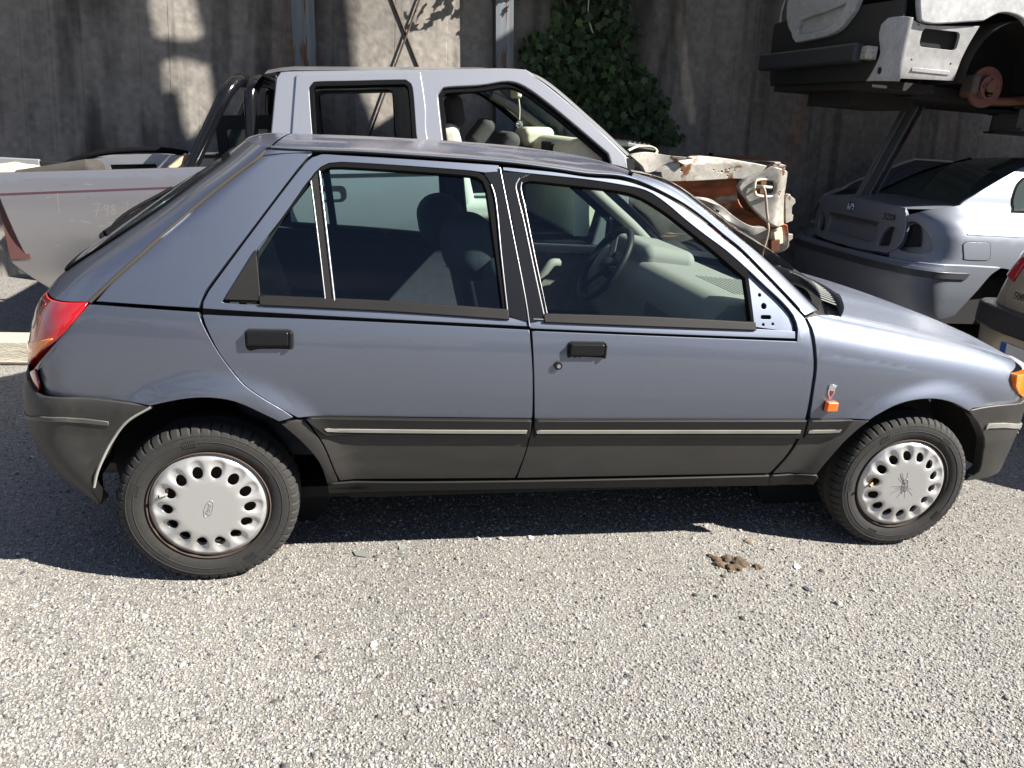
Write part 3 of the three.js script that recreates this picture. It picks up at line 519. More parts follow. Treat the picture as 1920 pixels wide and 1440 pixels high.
  for (const s of [1, -1]) {
    const neg = l => s > 0 ? l : l.map(p => [-p[0], p[1]]);
    const fr = RP('166,569* 110,634 61,694*');
    const lamp = curve([[.44, .66, 1], [.43, .872, 1], [.60, .878], ...fr.map(p => [p[0] - .005, p[1], p[2]]), [.52, .655]], .02);
    const t = part('tail_lamp', sheet(neg(lamp), m1, { flip: 1, L: .03, rim: .02, off: .004, lip: .004 }), M.red, car);
    const am = RP('46,634* 106,634* 74,668* 54,668*').map(p => [p[0], p[1], 1]);
    part('indicator_lens', sheet(neg(curve([[.45, am[0][1], 1], [am[1][0] - .012, am[1][1], 1], [am[2][0] - .012, am[2][1], 1], [.47, am[2][1] - .004, 1]], .02)), m1, { flip: 1, L: .03, rim: .003, off: .0065 }), M.amber, t);
    part('dark_lens', sheet(neg(curve([[.45, .79, 1], [.45, .865, 1], [.60, .868, 1], [.55, .79, 1]], .02)), m1, { flip: 1, L: .03, rim: .003, off: .006 }), M.redDeep, t);
    part('lamp_reflector', sheet(neg(curve(RP('60,700* 71,690* 78,731 66,727*').map(p => [p[0], p[1], p[2]]), .01)), m1, { flip: 1, L: .03, rim: .004, off: .003 }), M.redDeep, t);
  }
  const XB = [[.2, -.40], [.27, -.47], [.35, -.545], [.45, -.592], [.54, -.598], [.60, -.590], [.66, -.568]];
  const zbump = (x, y) => zsec(x, Math.max(y, .5)) - .10 * Math.max(0, .42 - y) + .004 + .016 * smooth(.645, .60, y);
  const BW = wrap(XB, () => .26, zbump);
  const Sb = (x, y) => { const xs = lerpTab(XB, y), D = .26; let z = zbump(x, y); if (x < xs + D) { const q = clamp((xs + D - x) / D); z *= Math.pow(1 - Math.pow(q, PEX), 1 / PEX); } return Math.max(0, z); };
  const bp = RP('172,915* 185,870 205,830 235,792 279,764* 217,755 140,748 77,741*', BW, Sb);
  const bump = curve(sym([[.001, .235, 1], [.6, .245], ...bp, [.5, .632, 1], [.45, .628]]).map(p => [p[0], clamp(p[1], .2, .66), p[2]]), .03);
  const rb = part('rear_bumper', sheet(bump, BW.map, { flip: 1, L: .05, rim: .03, lip: .006, uv: (u, v) => [u, v] }), M.lower, car);
  const ins = RP('36,774* 80,781* 120,785* 160,789* 203,794*', BW, Sb), ih = .0055;
  const il = curve(ins, .03, false);
  part('bright_insert', sheet([...il.map(p => [p[0], p[1] + ih]), ...il.slice().reverse().map(p => [p[0], p[1] - ih])], BW.map, { flip: 1, L: .05, rim: .006, lip: .002, off: .004 }), mat(.10, .097, .09, .5, { map: T_DUST }), rb);
  { const a = pxs('281,763 235,791 206,829 186,869 178,890 173,914').map(([x, y]) => { const p = hitS(x, y, Sb); return V(p.x + .004, p.y, Sb(p.x, p.y) - .002); }); part('bumper_edge', tube(a, .0045, 24, 6), mat(.30, .29, .27, .6), rb); }
  // ---- front bumper, lamps, grille (mostly beyond the frame)
  const fwrap = (zf, X1 = 3.17, D = .37) => ({
    map: (u, v) => { const s = u < 0 ? -1 : 1; u = Math.max(1e-3, Math.abs(u)); if (u > U0) { const x = X1 - D - (u - U0); return [x, v, s * zf(x, v)]; } const a = u / U0 * Math.PI / 2, x = X1 - D * (1 - Math.pow(Math.max(0, Math.cos(a)), 2 / PEX)); return [x, v, s * zf(x, v) * Math.pow(Math.sin(a), 2 / PEX)]; },
    inv: p => { if (p.x < X1 - D) return [U0 + X1 - D - p.x, p.y]; const zz = zf(p.x, p.y), a = Math.atan2(Math.pow(clamp(p.z / zz), PEX / 2), Math.pow(clamp((p.x - X1 + D) / D), PEX / 2)); return [a / (Math.PI / 2) * U0, p.y]; } });
  const zf = (x, y) => zsec(x, Math.max(y, .5)) - .16 * Math.max(0, .42 - y) + .004 + .014 * smooth(.64, .58, y);
  const FW = fwrap(zf, 3.20, .40), Sf = (x, y) => { const q = clamp((x - 2.80) / .40); return x < 2.80 ? zf(x, y) : zf(x, y) * Math.pow(1 - Math.pow(q, PEX), 1 / PEX); };
  const fpx = (str, Wf, f) => pxs(str).map(([a, b, c]) => { const q = Wf.inv(hitS(a, b, f)); return [q[0], q[1], c]; });
  const fbN = fpx('1812,901* 1838,884 1848,835 1845,812 1834,790 1819,772* 1842,767 1880,762 1916,758*', FW, Sf);
  const fb = part('front_bumper', sheet(curve(sym([[.001, .24, 1], [.4, .245], [.7, .25], ...fbN, [.66, .60, 1], [.5, .585]]), .03), FW.map, { flip: -1, L: .05, rim: .03, lip: .006 }), M.lower, car);
  const fi = fpx('1848,801* 1880,797 1914,793*', FW, Sf), fy = fi[2][1], fl = curve([...fi, [.6, fy], [.3, fy]], .04, false);
  for (const s of [1, -1]) part('bright_insert', sheet([...fl.map(p => [s * p[0], p[1] + .008]), ...fl.slice().reverse().map(p => [s * p[0], p[1] - .008])], FW.map, { flip: -1, L: .05, rim: .006, lip: .002, off: .007 }), M.trimGrey, fb);
  const LW = fwrap(zsec), ie = fpx('1897,701* 1908,735 1917,756*', LW, S);
  for (const s of [1, -1]) {
    const m = l => l.map(p => [s * p[0], p[1], p[2]]), u1 = .62;
    const hl = part('headlamp', sheet(curve(m([[.30, .588, 1], [u1 - .005, .592, 1], [u1 - .005, .668, 1], [.30, .664, 1]]), .04), LW.map, { flip: -1, L: .06, rim: .03, off: .004 }), phys(.7, .72, .75, .1, { clearcoat: 1 }), car);
    part('indicator_lamp', sheet(curve(m([[u1, .598, 1], [ie[2][0] + .004, ie[2][1], 1], [ie[1][0] + .004, ie[1][1]], [ie[0][0] + .004, ie[0][1], 1], [u1 + .08, .678], [u1, .668, 1]]), .03), LW.map, { flip: -1, L: .04, rim: .03, off: .006, lip: .004 }), M.amber, hl);
  }
  part('grille', sheet([[-.295, .588], [.295, .588], [.295, .660], [-.295, .660]], LW.map, { flip: -1, L: .1, rim: .03 }), M.plastic, car);
  // ---- interior
  function mkSeat(x, z, m) {
    const sq = new RoundedBoxGeometry(.48, .16, .46, 4, .06); sq.translate(x, .42, z);
    const st = part('front_seat', sq, m, car);
    const bk = new RoundedBoxGeometry(.13, .58, .45, 5, .06); bk.rotateZ(.26); bk.translate(x - .29, .73, z); part('backrest', bk, m, st);
    const hr = new RoundedBoxGeometry(.19, .22, .30, 7, .09); hr.rotateZ(.2); hr.translate(x - .44, 1.02, z); part('headrest', hr, m, st);
    for (const d of [-.06, .06]) part('headrest_post', bar(V(x - .36, .88, z + d), V(x - .43, 1.02, z + d), .012, .012), M.steel, st);
  }
  mkSeat(1.27, .33, M.fabric); mkSeat(1.25, -.33, M.fabric);
  { const b = new RoundedBoxGeometry(.46, .18, 1.22, 4, .06); b.translate(.36, .43, 0); const st = part('rear_seat', b, M.fabric, car); const k = new RoundedBoxGeometry(.14, .50, 1.22, 4, .06); k.rotateZ(.3); k.translate(.08, .70, 0); part('backrest', k, M.fabric, st); part('parcel_shelf', box(-.32, .86, -.62, .03, .875, .62), M.fabric, car); }
  // far door lining, visible through the glass
  part('door_lining', sheet(FP('1012,610* 1230,622 1490,640* 1500,780* 1010,790*', .1), (x, y) => [x, y, -(S(x, y) - .075)], { flip: 1, rim: 0, L: .2 }), M.beigeFab, frontDoor[-1]);
  part('lining_top', box(1.0, .845, -.735, 1.86, .885, -.66, .02), M.beige, frontDoor[-1]);
  part('door_pull', [tube([[1.2, .66, -.66], [1.30, .68, -.63], [1.40, .80, -.63], [1.44, .80, -.655]], .022, 20, 8)], M.beige, frontDoor[-1]);
  part('door_lining', sheet(FP('380,600* 990,620* 990,790* 560,780', .1), (x, y) => [x, y, -(S(x, y) - .075)], { flip: 1, rim: 0, L: .2 }), M.fabric, rearDoor[-1]);
  // dashboard
  const dash = sheet(curve([[1.62, .60, 1], [1.60, .80], [1.66, .885], [1.72, .905], [2.0, .885, 1], [2.1, .84, 1], [2.1, .5, 1], [1.8, .45, 1]], .04), (x, y) => [x, y, .66], { rim: 1.32, lip: .002, L: .2 });
  const db = part('dashboard', dash, M.beige, car);
  part('bulkhead', [box(2.13, .25, -.60, 2.16, .825, .60), box(2.0, .826, -.64, 2.42, .836, .675)], M.paintFar, car);
  part('instrument_hood', [(() => { const g = new RoundedBoxGeometry(.26, .12, .44, 4, .05); g.rotateZ(-.12); g.translate(1.80, .905, -.36); return g; })()], M.beige, db);
  part('glovebox', box(1.595, .60, .12, 1.63, .80, .60, .01), mat(.06, .06, .055, .7), db);
  part('centre_console', box(1.35, .30, -.11, 1.66, .62, .11, .03), mat(.05, .05, .05, .7), db);
  { const l = []; for (let i = 0; i < 12; i++) l.push(box(1.80 + i * .021, .8985 - i * .0014, .12, 1.811 + i * .021, .905 - i * .0014, .46)); part('demister_grille', l, M.beige, db); }
  { const c = V(1.575, .855, -.36), ax = V(-.86, .5, 0).normalize(), q = new THREE.Quaternion().setFromUnitVectors(V(0, 0, 1), ax); const g = new THREE.TorusGeometry(.18, .016, 10, 40); g.applyQuaternion(q); g.translate(c.x, c.y, c.z); const sw = part('steering_wheel', g, M.black, car); const sp = [0, 2.1, 4.2].map(a => { const d = V(Math.cos(a - .5), Math.sin(a - .5), 0).multiplyScalar(.17).applyQuaternion(q); return bar(c.clone().addScaledVector(ax, -.03), c.clone().add(d), .03, .02, .006); }); part('wheel_spokes', [...sp, ball(c.x + .03, c.y - .02, c.z, .05, .05, .06), tube([c.clone().add(V(.03, -.02, 0)), V(1.72, .74, -.36)], .035, 6, 8)], M.black, sw); }
  { const p = V(1.42, 1.245, 0); const mr = part('interior_mirror', box(p.x - .02, p.y - .035, p.z - .12, p.x + .015, p.y + .035, p.z + .12, .015), M.black, car); part('mirror_stalk', bar(p, V(1.44, 1.31, 0), .012, .012), M.black, mr); }
  // far door mirror
  { const x = 1.80, y = .935, z = -.87; const g = new RoundedBoxGeometry(.09, .12, .18, 4, .035); g.translate(x + .03, y, z); const m = part('door_mirror', g, mat(.45, .47, .48, .4), frontDoor[-1]); const gl = sheet(rectP(-.075, -.048, .075, .048, .02), (u, v) => [x - .0165, y + v, z + u], { flip: -1, rim: .003, L: .3 }); part('mirror_glass', gl, mat(.9, .9, .92, .02, { metalness: 1 }), m); part('mirror_arm', box(x, y - .06, z + .07, x + .05, y - .02, z + .16, .012), M.black, m); }
  // exhaust, axle beam
  part('rear_axle', [cyl(.05, .25, 0, .03, 1.1, 'z', 12)], M.void, car);
  part('exhaust', [cyl(-.28, .24, .28, .075, .42, 'x', 16), tube([[-.45, .24, .28], [-.56, .22, .30]], .022, 6, 10)], mat(.09, .075, .06, .7), car);
}
// ---- wheels
function wheelParts() {
  const tyre = (() => {
    const prof = [[-.078, .176], [-.082, .20], [-.084, .225], [-.079, .247], [-.068, .259], [-.05, .2645], [-.02, .266], [0, .2665], [.02, .266], [.05, .2645], [.068, .259], [.079, .247], [.0845, .225], [.083, .205], [.078, .186], [.071, .176]];
    const N = 270, P = [], I = [], U = [], m = prof.length;
    for (let i = 0; i <= N; i++) { const a = i / N * Math.PI * 2; for (let j = 0; j < m; j++) { let [z, r] = prof[j]; const az = Math.abs(z), nt = i % 5 === 0; if (nt && j > 2 && j < m - 4 && az > .045) r -= .006; if (j > 4 && j < m - 5 && (Math.abs(az - .02) < .001)) r -= .0065; P.push(r * Math.cos(a), r * Math.sin(a), z); U.push(i / N * 8, j / m); } }
    for (let i = 0; i < N; i++) for (let j = 0; j < m - 1; j++) { const a = i * m + j, b = a + m; I.push(a, b, a + 1, b, b + 1, a + 1); }
    let g = new THREE.BufferGeometry(); g.setAttribute('position', new THREE.Float32BufferAttribute(P, 3)); g.setAttribute('uv', new THREE.Float32BufferAttribute(U, 2)); g.setIndex(I); return toCreasedNormals(g, .55);
  })();
  // raised rings and sidewall ribs
  const ringG = [.215, .236].map(r => { const g = new THREE.TorusGeometry(r, .0018, 5, 90); g.translate(0, 0, r < .22 ? .0835 : .0815); return g; });
  const ribs = []; for (const a0 of [.5, 1.7, 2.75, 3.9, 5.2]) for (let k = 0; k < 7; k++) { const a = a0 + k * .028; ribs.push(bar(V(.203 * Math.cos(a), .203 * Math.sin(a), .0835), V(.226 * Math.cos(a), .226 * Math.sin(a), .084), .0022, .003)); }
  const rimG = new THREE.LatheGeometry([[.10, -.06], [.150, -.06], [.168, -.04], [.172, .06], [.1795, .0755], [.181, .079], [.178, .082]].map(p => new THREE.Vector2(...p)), 60); rimG.rotateX(Math.PI / 2);
  const disc = cyl(0, 0, .015, .165, .02, 'z', 40);
  // cover with fourteen scooped holes
  const n = 14, rh = .121;
  const dome = (x, y) => {
    const r = Math.hypot(x, y), a = Math.atan2(y, x); let z = .083 + .012 * (1 - smooth(.08, .175, r)) - .012 * smooth(.155, .176, r);
    const k = Math.round(a / (2 * Math.PI) * n), da = (a - k * 2 * Math.PI / n) * rh, dr = r - (rh + .009);
    z -= .0085 * Math.exp(-Math.pow((da / .0175) ** 2 + (dr / .0285) ** 2, 2.2)); return z;
  };
  const holes = Array.from({ length: n }, (_, k) => { const a = k / n * Math.PI * 2; return ellP((rh - .002) * Math.cos(a), (rh - .002) * Math.sin(a), .0182, .0162, 16, a); });
  const cover = sheet(ellP(0, 0, .172, .172, 90), (x, y) => [x, y, dome(x, y)], { holes, L: .009, rim: .006, holeRim: .012, lip: .0015 });
  const oval = []; { const t = []; for (let i = 0; i < 40; i++) { const a = i / 40 * Math.PI * 2; t.push(V(.029 * Math.cos(a), .0115 * Math.sin(a), .0955)); } oval.push(tube(t, .0009, 60, 5, true)); const tx = text('Ford', .011, .001, fontR); const m = new THREE.Matrix4().makeShear(0, 0, .35, 0, 0, 0); tx.applyMatrix4(m); tx.translate(0, 0, .0952); oval.push(tx); for (const g of oval) g.rotateZ(1.25); }
  return { tyre, ringG, ribs, rimG, disc, cover, oval };
}
{
  const w = wheelParts();
  M.tyre = mat(.028, .027, .026, .82, { map: T_DUST });
  M.rust = mat(.055, .035, .025, .9);
  M.cover = phys(.42, .42, .415, .40, { metalness: .5, clearcoat: .3, clearcoatRoughness: .2 });
  const scr = []; const r = rng(9); for (let i = 0; i < 16; i++) { const a = r() * 6.28, l = .02 + .04 * r(), b = .01 * r(); scr.push(bar(V(Math.cos(a) * b, Math.sin(a) * b, .0953), V(Math.cos(a) * (b + l), Math.sin(a) * (b + l), .0951), .0008, .0008)); }
  const mk = (x, z, turn, roll, scratched) => {
    const g = part('wheel', merge([w.rimG.clone(), w.disc.clone()]), M.rust, car);
    g.position.set(x, .2655, z); g.rotation.set(0, turn, 0); g.rotation.order = 'YXZ'; g.rotation.z = z < 0 ? -roll : roll;
    if (z < 0) g.rotation.y = Math.PI + turn;
    part('tyre', merge([w.tyre.clone(), ...w.ringG.map(k => k.clone()), ...w.ribs.map(k => k.clone())]), M.tyre, g);
    part('wheel_cover', w.cover, M.cover, g);
    part('cover_emblem', merge(w.oval.map(k => k.clone())), mat(.36, .36, .36, .4, { metalness: .6 }), g);
    part('tyre_valve', [tube([[-.117, .048, .085], [-.136, .050, .102]], .005, 6, 6)], scratched ? mat(.35, .22, .09, .4) : M.trimGrey, g);
    if (scratched) part('cover_scratches', scr.map(k => k.clone()), mat(.05, .045, .04, .8), g);
  };
  mk(0, .69, 0, 0, false); mk(2.446, .69, -.085, .35, true); mk(0, -.69, 0, .4, false); mk(2.446, -.69, -.085, .2, false);
}
// ================================================================== stripped silver pickup behind the hatchback
const Q = frame(0, 0, -1.7, 0, 0, .078);
const PW = 1.74;                                               // body width, near side at local z = 0
const pz = (x, y) => -.25 * Math.max(0, y - 1.06) - .05 * Math.max(0, .75 - y) - .028 * ((Math.min(y, 1.06) - .88) / .3) ** 2;
const hitP = (px, py) => Q.march(px, py, p => p.z - pz(p.x, p.y), 3, 8) || Q.onZ(px, py, 0);
const PP = (s, step = .04, extra = []) => curve([...pxs(s).map(([a, b, c]) => { const p = hitP(a, b); return [p.x, p.y, c]; }), ...extra], step);
const pickMap = s => s > 0 ? (x, y) => [x, y, pz(x, y)] : (x, y) => [x, y, -PW - pz(x, y)];
const cvB = document.createElement('canvas'); cvB.width = 1024; cvB.height = 512;
{ // bed side: silver with a faded maroon pinstripe, chalked stock number and scuffs
  const c = cvB.getContext('2d'), r = rng(8); c.fillStyle = 'rgb(214,214,216)'; c.fillRect(0, 0, 1024, 512);
  const at = (px, py) => { const p = hitP(px, py); return [(p.x + 1.45) / 1.6 * 1024, (1 - (p.y - .4) / .8) * 512]; };
  for (let i = 0; i < 3000; i++) { c.fillStyle = r() < .5 ? `rgba(255,245,225,${.05 * r()})` : `rgba(120,100,80,${.06 * r()})`; c.beginPath(); c.ellipse(r() * 1024, r() * 512, 1 + 14 * r() * r(), 1 + 5 * r() * r(), 0, 0, 7); c.fill(); }
  const line = (pts, w, col) => { c.strokeStyle = col; c.lineWidth = w; c.lineCap = 'round'; c.lineJoin = 'round'; c.beginPath(); pts.forEach((p, i) => { const q = at(...p); i ? c.lineTo(...q) : c.moveTo(...q); }); c.stroke(); };
  line([[-60, 367], [0, 365], [100, 361], [200, 357], [330, 352]], 8, 'rgba(150,95,110,.85)');
  const ch = 'rgba(255,240,215,.85)';
  line([[108, 363], [109, 380], [111, 398]], 3, ch);
  line([[172, 383], [186, 381], [182, 395], [180, 407]], 3, ch); line([[174, 395], [188, 394]], 2.5, ch);
  line([[203, 388], [198, 384], [195, 389], [199, 394], [203, 390], [203, 384], [201, 406]], 3, ch);
  line([[216, 387], [211, 384], [209, 389], [214, 393], [216, 400], [211, 402], [208, 398], [213, 393], [216, 387]], 3, ch);
  line([[235, 381], [240, 380], [239, 388], [235, 398], [242, 398]], 2.4, ch); line([[256, 378], [255, 392]], 2.4, ch);
  for (const [a, b, d, e] of [[130, 413, 138, 414], [152, 414, 170, 418], [186, 424, 197, 424], [202, 417, 212, 418], [105, 461, 108, 460], [88, 370, 92, 370], [160, 345, 172, 346]]) line([[a, b], [d, e]], 3, 'rgba(255,255,255,.8)');
}
const T_BED = new THREE.CanvasTexture(cvB); T_BED.colorSpace = THREE.SRGBColorSpace;
const bedUV = (x, y) => [(x + 1.45) / 1.6, (y - .4) / .8];
M.silver = phys(.36, .37, .395, .34, { metalness: .6, clearcoat: .6, clearcoatRoughness: .08 });
M.silverBed = phys(.44, .435, .45, .32, { metalness: .7, clearcoat: .7, clearcoatRoughness: .08, map: T_BED });
const T_RUST = texture(512, 512, (u, v) => {
  const a = fbm(u, v, 5, 5, 6, 201), b = fbm(u, v, 14, 20, 5, 202), c = fbm(u, v, 50, 50, 3, 203);
  const r = smooth(.44, .60, a + .35 * (b - .5)); const g = .58 + .16 * (c - .5) + .12 * (b - .5), d = .75 + .6 * (b - .5);
  return [mix(g, .46 * d, r), mix(g * .985, .26 * d, r), mix(g * .95, .155 * d, r)];
});
const T_GRIME = texture(512, 512, (u, v) => { const a = fbm(u, v, 6, 6, 6, 211), b = fbm(u, v, 18, 30, 5, 212), c = fbm(u, v, 60, 60, 3, 213), r = smooth(.66, .76, a + .3 * (b - .5)); const g = .86 + .2 * (b - .5) + .16 * (c - .5); return [mix(g, .52, r), mix(g * .985, .34, r), mix(g * .95, .22, r)]; });
const T_RUST2 = texture(512, 512, (u, v) => { const a = fbm(u, v, 4, 4, 6, 221), b = fbm(u, v, 12, 20, 5, 222), c = fbm(u, v, 50, 50, 3, 223), r = smooth(.34, .50, a + .35 * (b - .5)); const g = .62 + .16 * (c - .5), d = .8 + .9 * (b - .5); return [mix(g, .62 * d, r), mix(g * .98, .34 * d, r), mix(g * .94, .20 * d, r)]; });
M.bareRust = mat(.9, .9, .9, .62, { map: T_RUST, metalness: .25 });
M.rustWell = mat(1, 1, 1, .7, { map: T_RUST2, metalness: .1 });
M.bare = mat(.52, .51, .49, .48, { metalness: .4, map: T_GRIME });
M.rustBrown = mat(.20, .085, .04, .85, { map: T_DUST });
M.cream = mat(.62, .56, .42, .7);
M.seatGrey = mat(.075, .068, .07, .95, { map: T_DUST });
M.seatPale = mat(.46, .44, .38, .9);

const pick = thing('pickup_truck', 'stripped silver double-cab pickup with a missing front door and rusty bare nose', 'truck', Q);
{
  const sd = [1, -1], J = [[2.26, .45, 1], [.07, .45, 1], [.07, 1.02, 1]];
  const cab = PP('521,146 528,137 660,134 790,133 965,131 1005,147 1100,224 1172,293*', .04, J);
  const winR = curve([...pxs('583,166 590,158 660,156 760,154 768,160 772,180 777,250*').map(([a, b, c]) => { const p = hitP(a, b); return [p.x, p.y, c]; }), [.93, 1.11, 1], [.40, 1.10], [.35, 1.15]], .03);
  const aper = curve([...pxs('819,176 830,162 900,157 952,150 985,160 1030,192 1080,233 1142,286*').map(([a, b, c]) => { const p = hitP(a, b); return [p.x, p.y, c]; }), [2.12, 1.02], [2.02, .56, 1], [1.16, .56, 1], [1.10, .9]], .04);
  for (const s of sd) {
    const o = { flip: s, uv: (x, y) => [x * .6, y * .6] }, mp = pickMap(s);
    const sh = part('cab_side', sheet(cab, mp, { ...o, holes: [aper, winR], rim: .05, lip: .01, holeRim: .09, back: 0 }), M.silver, pick);
    part('door_seal', sheet(inset(aper, .002), mp, { ...o, off: -.02, rim: 0, holeRim: .04, holes: [inset(aper, .034)] }), M.rubber, sh);
    const dr = part('rear_door', sheet(curve([...pxs('557,143* 660,140 787,138* 796,200 800,262').map(([a, b, c]) => { const p = hitP(a, b); return [p.x, p.y, c]; }), [1.075, .9], [1.05, .52, 1], [.45, .52, 1], [.22, .78], [.20, 1.05]], .04), mp, { ...o, off: .012, rim: .014, lip: .005, holes: [inset(winR, -.013)] }), M.silver, pick);
    part('window_frame', sheet(inset(winR, -.016), mp, { ...o, off: .008, rim: .01, holeRim: .05, lip: .004, holes: [inset(winR, .012)] }), M.rubber, dr);
    part('belt_moulding', sheet(rectP(.24, 1.035, 1.06, 1.05), mp, { ...o, off: .018, rim: .008 }), M.plastic, dr);
    const hb = part('handle_recess', sheet(rectP(.33, .90, .50, .985, .03), mp, { ...o, off: .016, rim: .006, holes: [rectP(.34, .91, .475, .96, .02)] }), M.plastic, dr);
    part('handle_plate', sheet(rectP(.34, .91, .475, .96, .02), mp, { ...o, off: .010, rim: 0, holes: [ellP(.37, .935, .005, .005, 8), ellP(.44, .935, .005, .005, 8)] }), M.silver, hb);
    part('door_jamb', box(1.085, .5, s > 0 ? -.03 : -PW + .03, 1.125, 1.02, s > 0 ? -.12 : -PW + .12, .01), M.silver, sh);
    // bed side
    const bs = curve([[-1.37, 1.085, 1], [-.6, 1.092], [.04, 1.10, 1], [.04, .46, 1], [-.02, .46, 1], [-.06, .62], [-.2, .76], [-.42, .82], [-.64, .76], [-.80, .60], [-.86, .45, 1], [-1.18, .44, 1], [-1.27, .53], [-1.34, .615, 1], [-1.255, .63, 1], [-1.285, .80], [-1.315, .965, 1], [-1.37, .97, 1]], .05);
    const bd = part('bed_side', sheet(bs, mp, { ...o, uv: bedUV, rim: .055, lip: .012 }), s > 0 ? M.silverBed : M.silver, pick);
    part('lamp_cavity', box(-1.34, .63, s > 0 ? -.12 : -PW + .02, -1.24, .965, s > 0 ? -.02 : -PW + .12), mat(.09, .035, .03, .7), bd);
    part('bed_inner_side', box(-1.33, .55, s > 0 ? -.085 : -PW + .06, .03, 1.06, s > 0 ? -.065 : -PW + .085), M.bare, bd);
  }
  part('cab_roof', grid((a, b) => { const x = mix(.10, 1.62, a), t = b * 2 - 1, ze = pz(x, 1.615); return [x, 1.612 + .045 * (1 - Math.pow(Math.abs(t), 2.6)) - .03 * smooth(.85, 1, a) - .02 * smooth(.08, 0, a), mix(ze - .004, -PW - ze + .004, b)]; }, 20, 16, { uv: (a, b) => [a, b] }), M.silver, pick);
  part('headliner', grid((a, b) => [mix(.12, 1.6, a), 1.585, mix(-.17, -PW + .17, b)], 2, 2), M.beige, pick);
  part('cab_back', sheet(rectP(-PW + .05, .5, -.05, 1.6, .04), (z, y) => [.085 + .20 * Math.max(0, y - 1.05), y, z + .22 * (y - 1.05) * (z > -PW / 2 ? -1 : 1) * (y > 1.05 ? 1 : 0)], { flip: -1, rim: .03, holes: [rectP(-PW + .28, 1.12, -.28, 1.5, .06)], L: .2 }), M.silver, pick);
  part('rear_seal', sheet(rectP(-PW + .26, 1.10, -.26, 1.52, .06), (z, y) => [.078 + .20 * Math.max(0, y - 1.05), y, z], { flip: -1, rim: .01, holes: [rectP(-PW + .30, 1.14, -.30, 1.48, .05)], L: .2 }), M.rubber, pick);
  // screen pillars, seal and glass
  const wA = pxs('972,133 1012,149 1105,226 1176,292').map(([a, b]) => hitP(a, b));
  const wC = new THREE.CatmullRomCurve3(wA);
  for (const s of sd) part('screen_pillar', grid((a, b) => { const p = wC.getPoint(a), z = p.z - b * .075; return [p.x + .035 * Math.sin(b * 1.6), p.y + .012 * b, s > 0 ? z : -PW - z]; }, 20, 4, { flip: s < 0 }), M.silver, pick);
  for (const s of sd) part('pillar_lining', tube(pxs('990,172 1040,200 1110,252 1150,284').map(([a, b]) => { const p = Q.onZ(a, b, -.19); return V(p.x + .02, p.y, s > 0 ? -.20 : -PW + .20); }), .034, 16, 8), s > 0 ? M.black : M.beige, pick);
  part('windscreen', grid((a, b) => { const p = wC.getPoint(a), t = b * 2 - 1; return [p.x + .03 + .10 * (1 - t * t), p.y, mix(p.z - .07, -PW - p.z + .07, b)]; }, 8, 12, { flip: true }), M.glass, pick);
  part('cab_floor', [box(.1, .42, -PW + .03, 2.3, .5, -.03), box(2.24, .45, -PW + .1, 2.3, 1.1, -.1)], M.void, pick);
  part('chassis', [box(-1.3, .42, -1.30, 3.2, .52, -1.20), box(-1.3, .42, -.55, 3.2, .52, -.45)], M.void, pick);
  part('bed_floor', [box(-1.33, .54, -PW + .07, .05, .58, -.07), box(0, .56, -PW + .07, .04, 1.09, -.07)], M.bare, pick);
  // wheels hidden behind the hatchback carry it
  for (const [x, z] of [[-.42, -.14], [-.42, -PW + .14], [2.72, -.30], [2.72, -PW + .30]]) { const lift = x > 1 ? -.10 : .05; const t = new THREE.TorusGeometry(.25, .10, 12, 30); t.translate(x, .30 + lift, z); const w = part('wheel', t, M.rubber, pick); part('rim', cyl(x, .30 + lift, z, .18, .14, 'z', 24), M.rustBrown, w); }
  // seats, dash
  const seat = (x, z, m, hm) => { const c = new RoundedBoxGeometry(.46, .15, .48, 4, .06); c.translate(x + .2, .78, z); const st = part('seat', c, m, pick); const b = new RoundedBoxGeometry(.14, .60, .46, 5, .06); b.rotateZ(.2); b.translate(x - .02, 1.02, z); part('backrest', b, m, st); if (hm) { const h = new RoundedBoxGeometry(.10, .20, .26, 5, .048); h.rotateZ(.12); h.translate(x - .005, 1.385, z); part('headrest', h, hm, st); part('headrest_post', bar(V(x - .01, 1.2, z), V(x - .005, 1.32, z), .014, .06), M.steel, st); } return st; };
  seat(1.22, -.50, M.seatPale, M.seatGrey);
  { const b = new RoundedBoxGeometry(.13, .50, .48, 5, .06); b.rotateZ(-.55); b.translate(1.60, 1.02, -1.22); const st = part('seat', b, M.seatGrey, pick); const h = new RoundedBoxGeometry(.11, .22, .27, 5, .05); h.rotateZ(-.7); h.translate(1.46, 1.24, -.98); part('headrest', h, M.seatGrey, st); }
  { const b = new RoundedBoxGeometry(.12, .46, 1.2, 4, .05); b.rotateZ(.15); b.translate(.34, .90, -PW / 2); part('rear_bench', b, M.seatGrey, pick); }
  const dg = curve([[1.93, .62, 1], [1.92, .95], [1.88, 1.12], [1.92, 1.20], [2.02, 1.215], [2.28, 1.10, 1], [2.28, .6, 1]], .04);
  const ds = part('dashboard', sheet(dg, (x, y) => [x, y, -.16], { flip: 1, rim: PW - .34, L: .2 }), M.cream, pick);
  part('instrument_hood', [(() => { const g = new RoundedBoxGeometry(.24, .14, .36, 4, .05); g.translate(1.93, 1.20, -1.30); return g; })()], M.cream, ds);
  part('vent_panel', box(1.86, 1.02, -.80, 1.90, 1.19, -.55, .015), M.black, ds);
  { const p = V(1.70, 1.505, -PW / 2), m = part('interior_mirror', box(p.x - .02, p.y - .035, p.z - .10, p.x + .02, p.y + .035, p.z + .10, .015), M.cream, pick); part('mirror_stem', bar(p, V(1.76, 1.57, p.z), .014, .014), M.black, m); }
}
